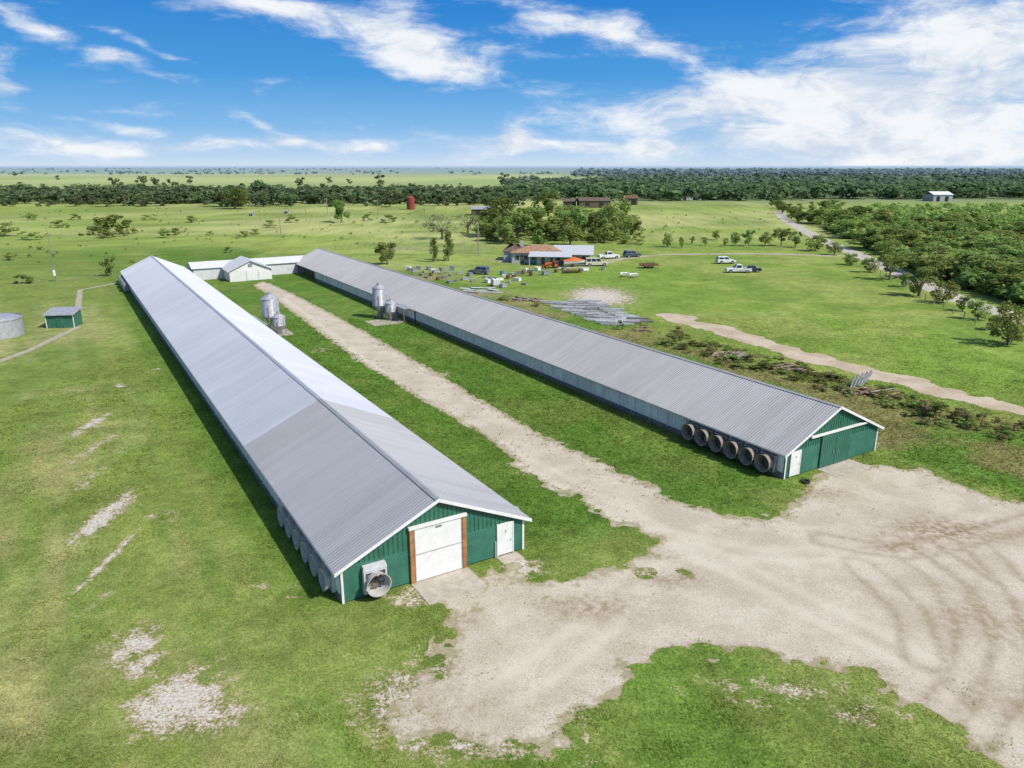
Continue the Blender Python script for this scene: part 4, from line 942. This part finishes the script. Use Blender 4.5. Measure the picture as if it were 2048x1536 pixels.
# ------------------------------------------------------------------ far buildings
def shed(u,v,wpx,h,dpt,hd,mw,mr,label,name='farm_shed',dw=1.2):
    q=at(u,v); w=wpx*dep(v)/F; t=thing(name,q,R(hd),label,'shed')
    MB().prism([(-w/2,0),(w/2,0),(w/2,h),(-w/2,h)],'y',0,dpt).build('wall',mw,t)
    o=.5*dw/1.2
    MB().add([(-w/2-o,-o,h),(w/2+o,-o,h),(w/2+o,dpt/2,h*1.45),(-w/2-o,dpt/2,h*1.45),(w/2+o,dpt+o,h),(-w/2-o,dpt+o,h)],[(0,1,2,3),(3,2,4,5)]).build('roof',mr,t)
    for k in (-.25,.2): MB().box(w*k-dw,w*k+dw,-.08,-.02,0,h*.75).build('doorway',M['dark'],t)
shed(968,431,48,3,9,5,BRN,M['galv'],'low grey-roofed farm shed left behind the grove')
shed(1190,416,62,4,12,3,BRN,BRN,'long brown farm shed right behind the grove')
shed(1140,415,24,3.5,8,0,BRN,BRN,'small brown farm shed behind the grove')
shed(1262,410,26,4,9,0,BRN,RUST,'rusty brown farm shed at the edge of the dark woodland')
shed(1885,403,38,4.5,14,0,M['galv'],M['white'],'white-roofed farm shed in the distant clearing at the right')
shed(1380,400,44,3,9,0,BRK,M['galv'],'pale low building before the dark woodland')
shed(502,432,8,1.3,2,0,M['galv'],M['galv'],'tiny pale hut in the pasture, left of two',dw=.3); shed(572,427,7,1.2,2,0,M['galv'],M['galv'],'tiny pale hut in the pasture, right of two',dw=.3)
t=thing('grain_bin',at(822,419),0,'tall rust-red grain bin by the left treeline','grain bin')
MB().lathe([(2.3,0),(2.3,6.2),(2.4,6.3),(.2,7.6),(.01,7.6)],24).build('bin_wall',mat('red_oxide',(.25,.05,.03),.8,var=.2),t)
for s in range(5): MB().lathe([(2.33,1+s*1.2),(2.38,1.05+s*1.2),(2.33,1.1+s*1.2)],24).build('hoop',RUST,t)
# ------------------------------------------------------------------ poles and fences
PW=mat('pole_wood',(.30,.26,.21),.9)
for i,(u,vb,vt) in enumerate([(521,440,404),(613,444,402),(655,428,396),(756,426,398),(850,436,405),(699,442,410),(562,470,432),(868,432,408),(957,512,446),(1322,402,380)]):
    q=at(u,vb); h=(vb-vt)*dep(vb)/F
    lb='wooden utility pole beside the ranch house yard' if u==957 else 'wooden utility pole in front of the dark right woodland' if u==1322 else 'wooden utility pole in the pasture before the long treeline'
    t=thing('utility_pole',q,.2*i,lb,'utility pole',None if u in (957,1322) else 'utility poles in the pasture')
    MB().tube((0,0,0),(0,0,h),.17,.12,8).build('pole',PW,t); MB().box(-1.1,1.1,-.06,.06,h-.9,h-.75).build('crossarm',PW,t)
def fence(pts,label,sp=4.,hh=1.25,wood=False):
    P=px(pts); t=thing('wire_fence',P[0],0,label,'fence'); o=P[0]; w=MB(); n=0
    for a,b in zip(P[:-1],P[1:]):
        L=(b-a).length; k=max(1,int(L/sp))
        for i in range(k):
            q=a+(b-a)*(i/k)-o
            if n<95: MB().box(q.x-.06,q.x+.06,q.y-.06,q.y+.06,0,hh).build('post',PW,t); n+=1
        for z in (.4,.75,1.1): w.tube(a-o+Vector((0,0,z)),b-o+Vector((0,0,z)),.012,n=3)
    w.build('wire',M['galvd'],t)
fence([(1690,516),(1760,552),(1850,600),(1950,650),(2080,720)],'wire fence along the right edge of the green field')
fence([(40,575),(150,563),(238,556)],'wire fence left of the far end of the left barn',3)
fence([(640,500),(760,492),(860,478)],'wire fence across the pasture behind the right barn',4.5)
fence([(1275,500),(1440,498),(1690,506)],'wire fence along the far side of the green field',6)
fence([(0,448),(300,440),(640,446),(860,440)],'wire fence before the long left treeline',12)
t=thing('pipe_gate',at(1960,862),R(-28),'dark pipe rail fence panel beyond the right barn','fence')
for x in (0,2.6,5.2): MB().tube((x,0,0),(x,0,1.1),.06,n=6).build('post',RUST,t)
for z in (.55,1.0): MB().tube((0,0,z),(5.2,0,z),.04,n=6).build('rail',RUST,t)
# ------------------------------------------------------------------ grass blades
g=np.random.default_rng(99); N=540000
x=g.uniform(-52,64,N); y=23.5+g.random(N)**1.5*95
d=np.hypot(x,y)
vis=(np.abs(x)<(y*.959+6.8)*.72+1)
keep=vis&(g.random(N)<np.clip((46/d)**1.6,0,1))
x,y,d=x[keep],y[keep],d[keep]
s,w=sw(x,y)
rx=(x-OR.x)*BX.x+(y-OR.y)*BX.y; ry=(x-OR.x)*AX.x+(y-OR.y)*AX.y
ok=~((np.abs(w)<HL+.1)&(s>-.05)&(s<LL))&~((np.abs(rx)<HR+.1)&(ry>-.05)&(ry<LR))&~((np.abs(w)<2.1)&(s>-2.8)&(s<0))&~((np.abs(rx-.2)<2.3)&(ry>-2.2)&(ry<0))&~((np.abs(w-4.75)<.8)&(s>-1.2)&(s<0))
fg=fgrav(x,y); st=fstain(x,y)*(x<22); cl=fbm(x*.9,y*.9,73)
ok&=(fg<.05)|((g.random(len(x))<st*.35)&(fg<6))|(g.random(len(x))<.5*np.exp(-np.maximum(fg,0)/.9)*ss(.42,.6,cl)+.1*np.exp(-np.maximum(fg,0)/.8))
ok&=(fdirt(x,y)<.1)
br=fbare(x,y)+(fbm(x*1.1,y*1.1,71)-.5)*1.6
ok&=(br<.48)|(g.random(len(x))<.22)
x,y,d,s,w=x[ok],y[ok],d[ok],s[ok],w[ok]
n=len(x); tall=1+.8*ss(6,8,w)*ss(33,29,w)*ss(-3,3,s)+.8*ss(41,43,w)*ss(64,55,w)+1.0*ss(.55,.75,fbm(x*.5,y*.5,83))
sz=(.026+.036*g.random(n))*tall*np.clip(d/48,1,1.6)
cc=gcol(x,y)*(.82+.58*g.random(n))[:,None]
cc[:,0]*=.88+.35*g.random(n)
VV=[];CC=[]
for k in range(2):
    a=g.uniform(0,6.28,n); ox=x+g.normal(0,.05,n); oy=y+g.normal(0,.05,n); wd=(.018+.02*g.random(n))*np.clip(d/40,1,2); ln=sz*g.uniform(.8,2.1,n)
    la=g.uniform(0,6.28,n)
    p0=np.stack([ox-np.cos(a)*wd,oy-np.sin(a)*wd,np.zeros(n)],-1); p1=np.stack([ox+np.cos(a)*wd,oy+np.sin(a)*wd,np.zeros(n)],-1); p2=np.stack([ox+np.cos(la)*ln,oy+np.sin(la)*ln,sz],-1)
    VV.append(np.stack([p0,p1,p2],1).reshape(-1,3)); CC.append(np.repeat(cc,3,axis=0))
V=np.concatenate(VV); Cc=np.concatenate(CC)
bm_,nt,bs=nodes('grass_blades'); nt.nodes.remove(bs)
ca=nn(nt,'ShaderNodeAttribute',attribute_name='Col'); df=nn(nt,'ShaderNodeBsdfDiffuse'); tl=nn(nt,'ShaderNodeBsdfTranslucent'); ms=nn(nt,'ShaderNodeMixShader'); ms.inputs[0].default_value=.4
nt.links.new(ca.outputs['Color'],df.inputs[0]); nt.links.new(ca.outputs['Color'],tl.inputs[0]); nt.links.new(df.outputs[0],ms.inputs[1]); nt.links.new(tl.outputs[0],ms.inputs[2]); nt.links.new(ms.outputs[0],nt.nodes['Material Output'].inputs[0])
me=npmesh('grass',V,np.arange(len(V)).reshape(-1,3),bm_)
c4=np.ones((len(V),4),np.float32); c4[:,:3]=np.clip(Cc*1.3,0,1); a=me.color_attributes.new('Col','FLOAT_COLOR','POINT'); a.data.foreach_set('color',c4.ravel())
setp(link('grass',me),'short green grass blades covering the lawn around both barns','grass',kind='stuff')
print('tufts',n)
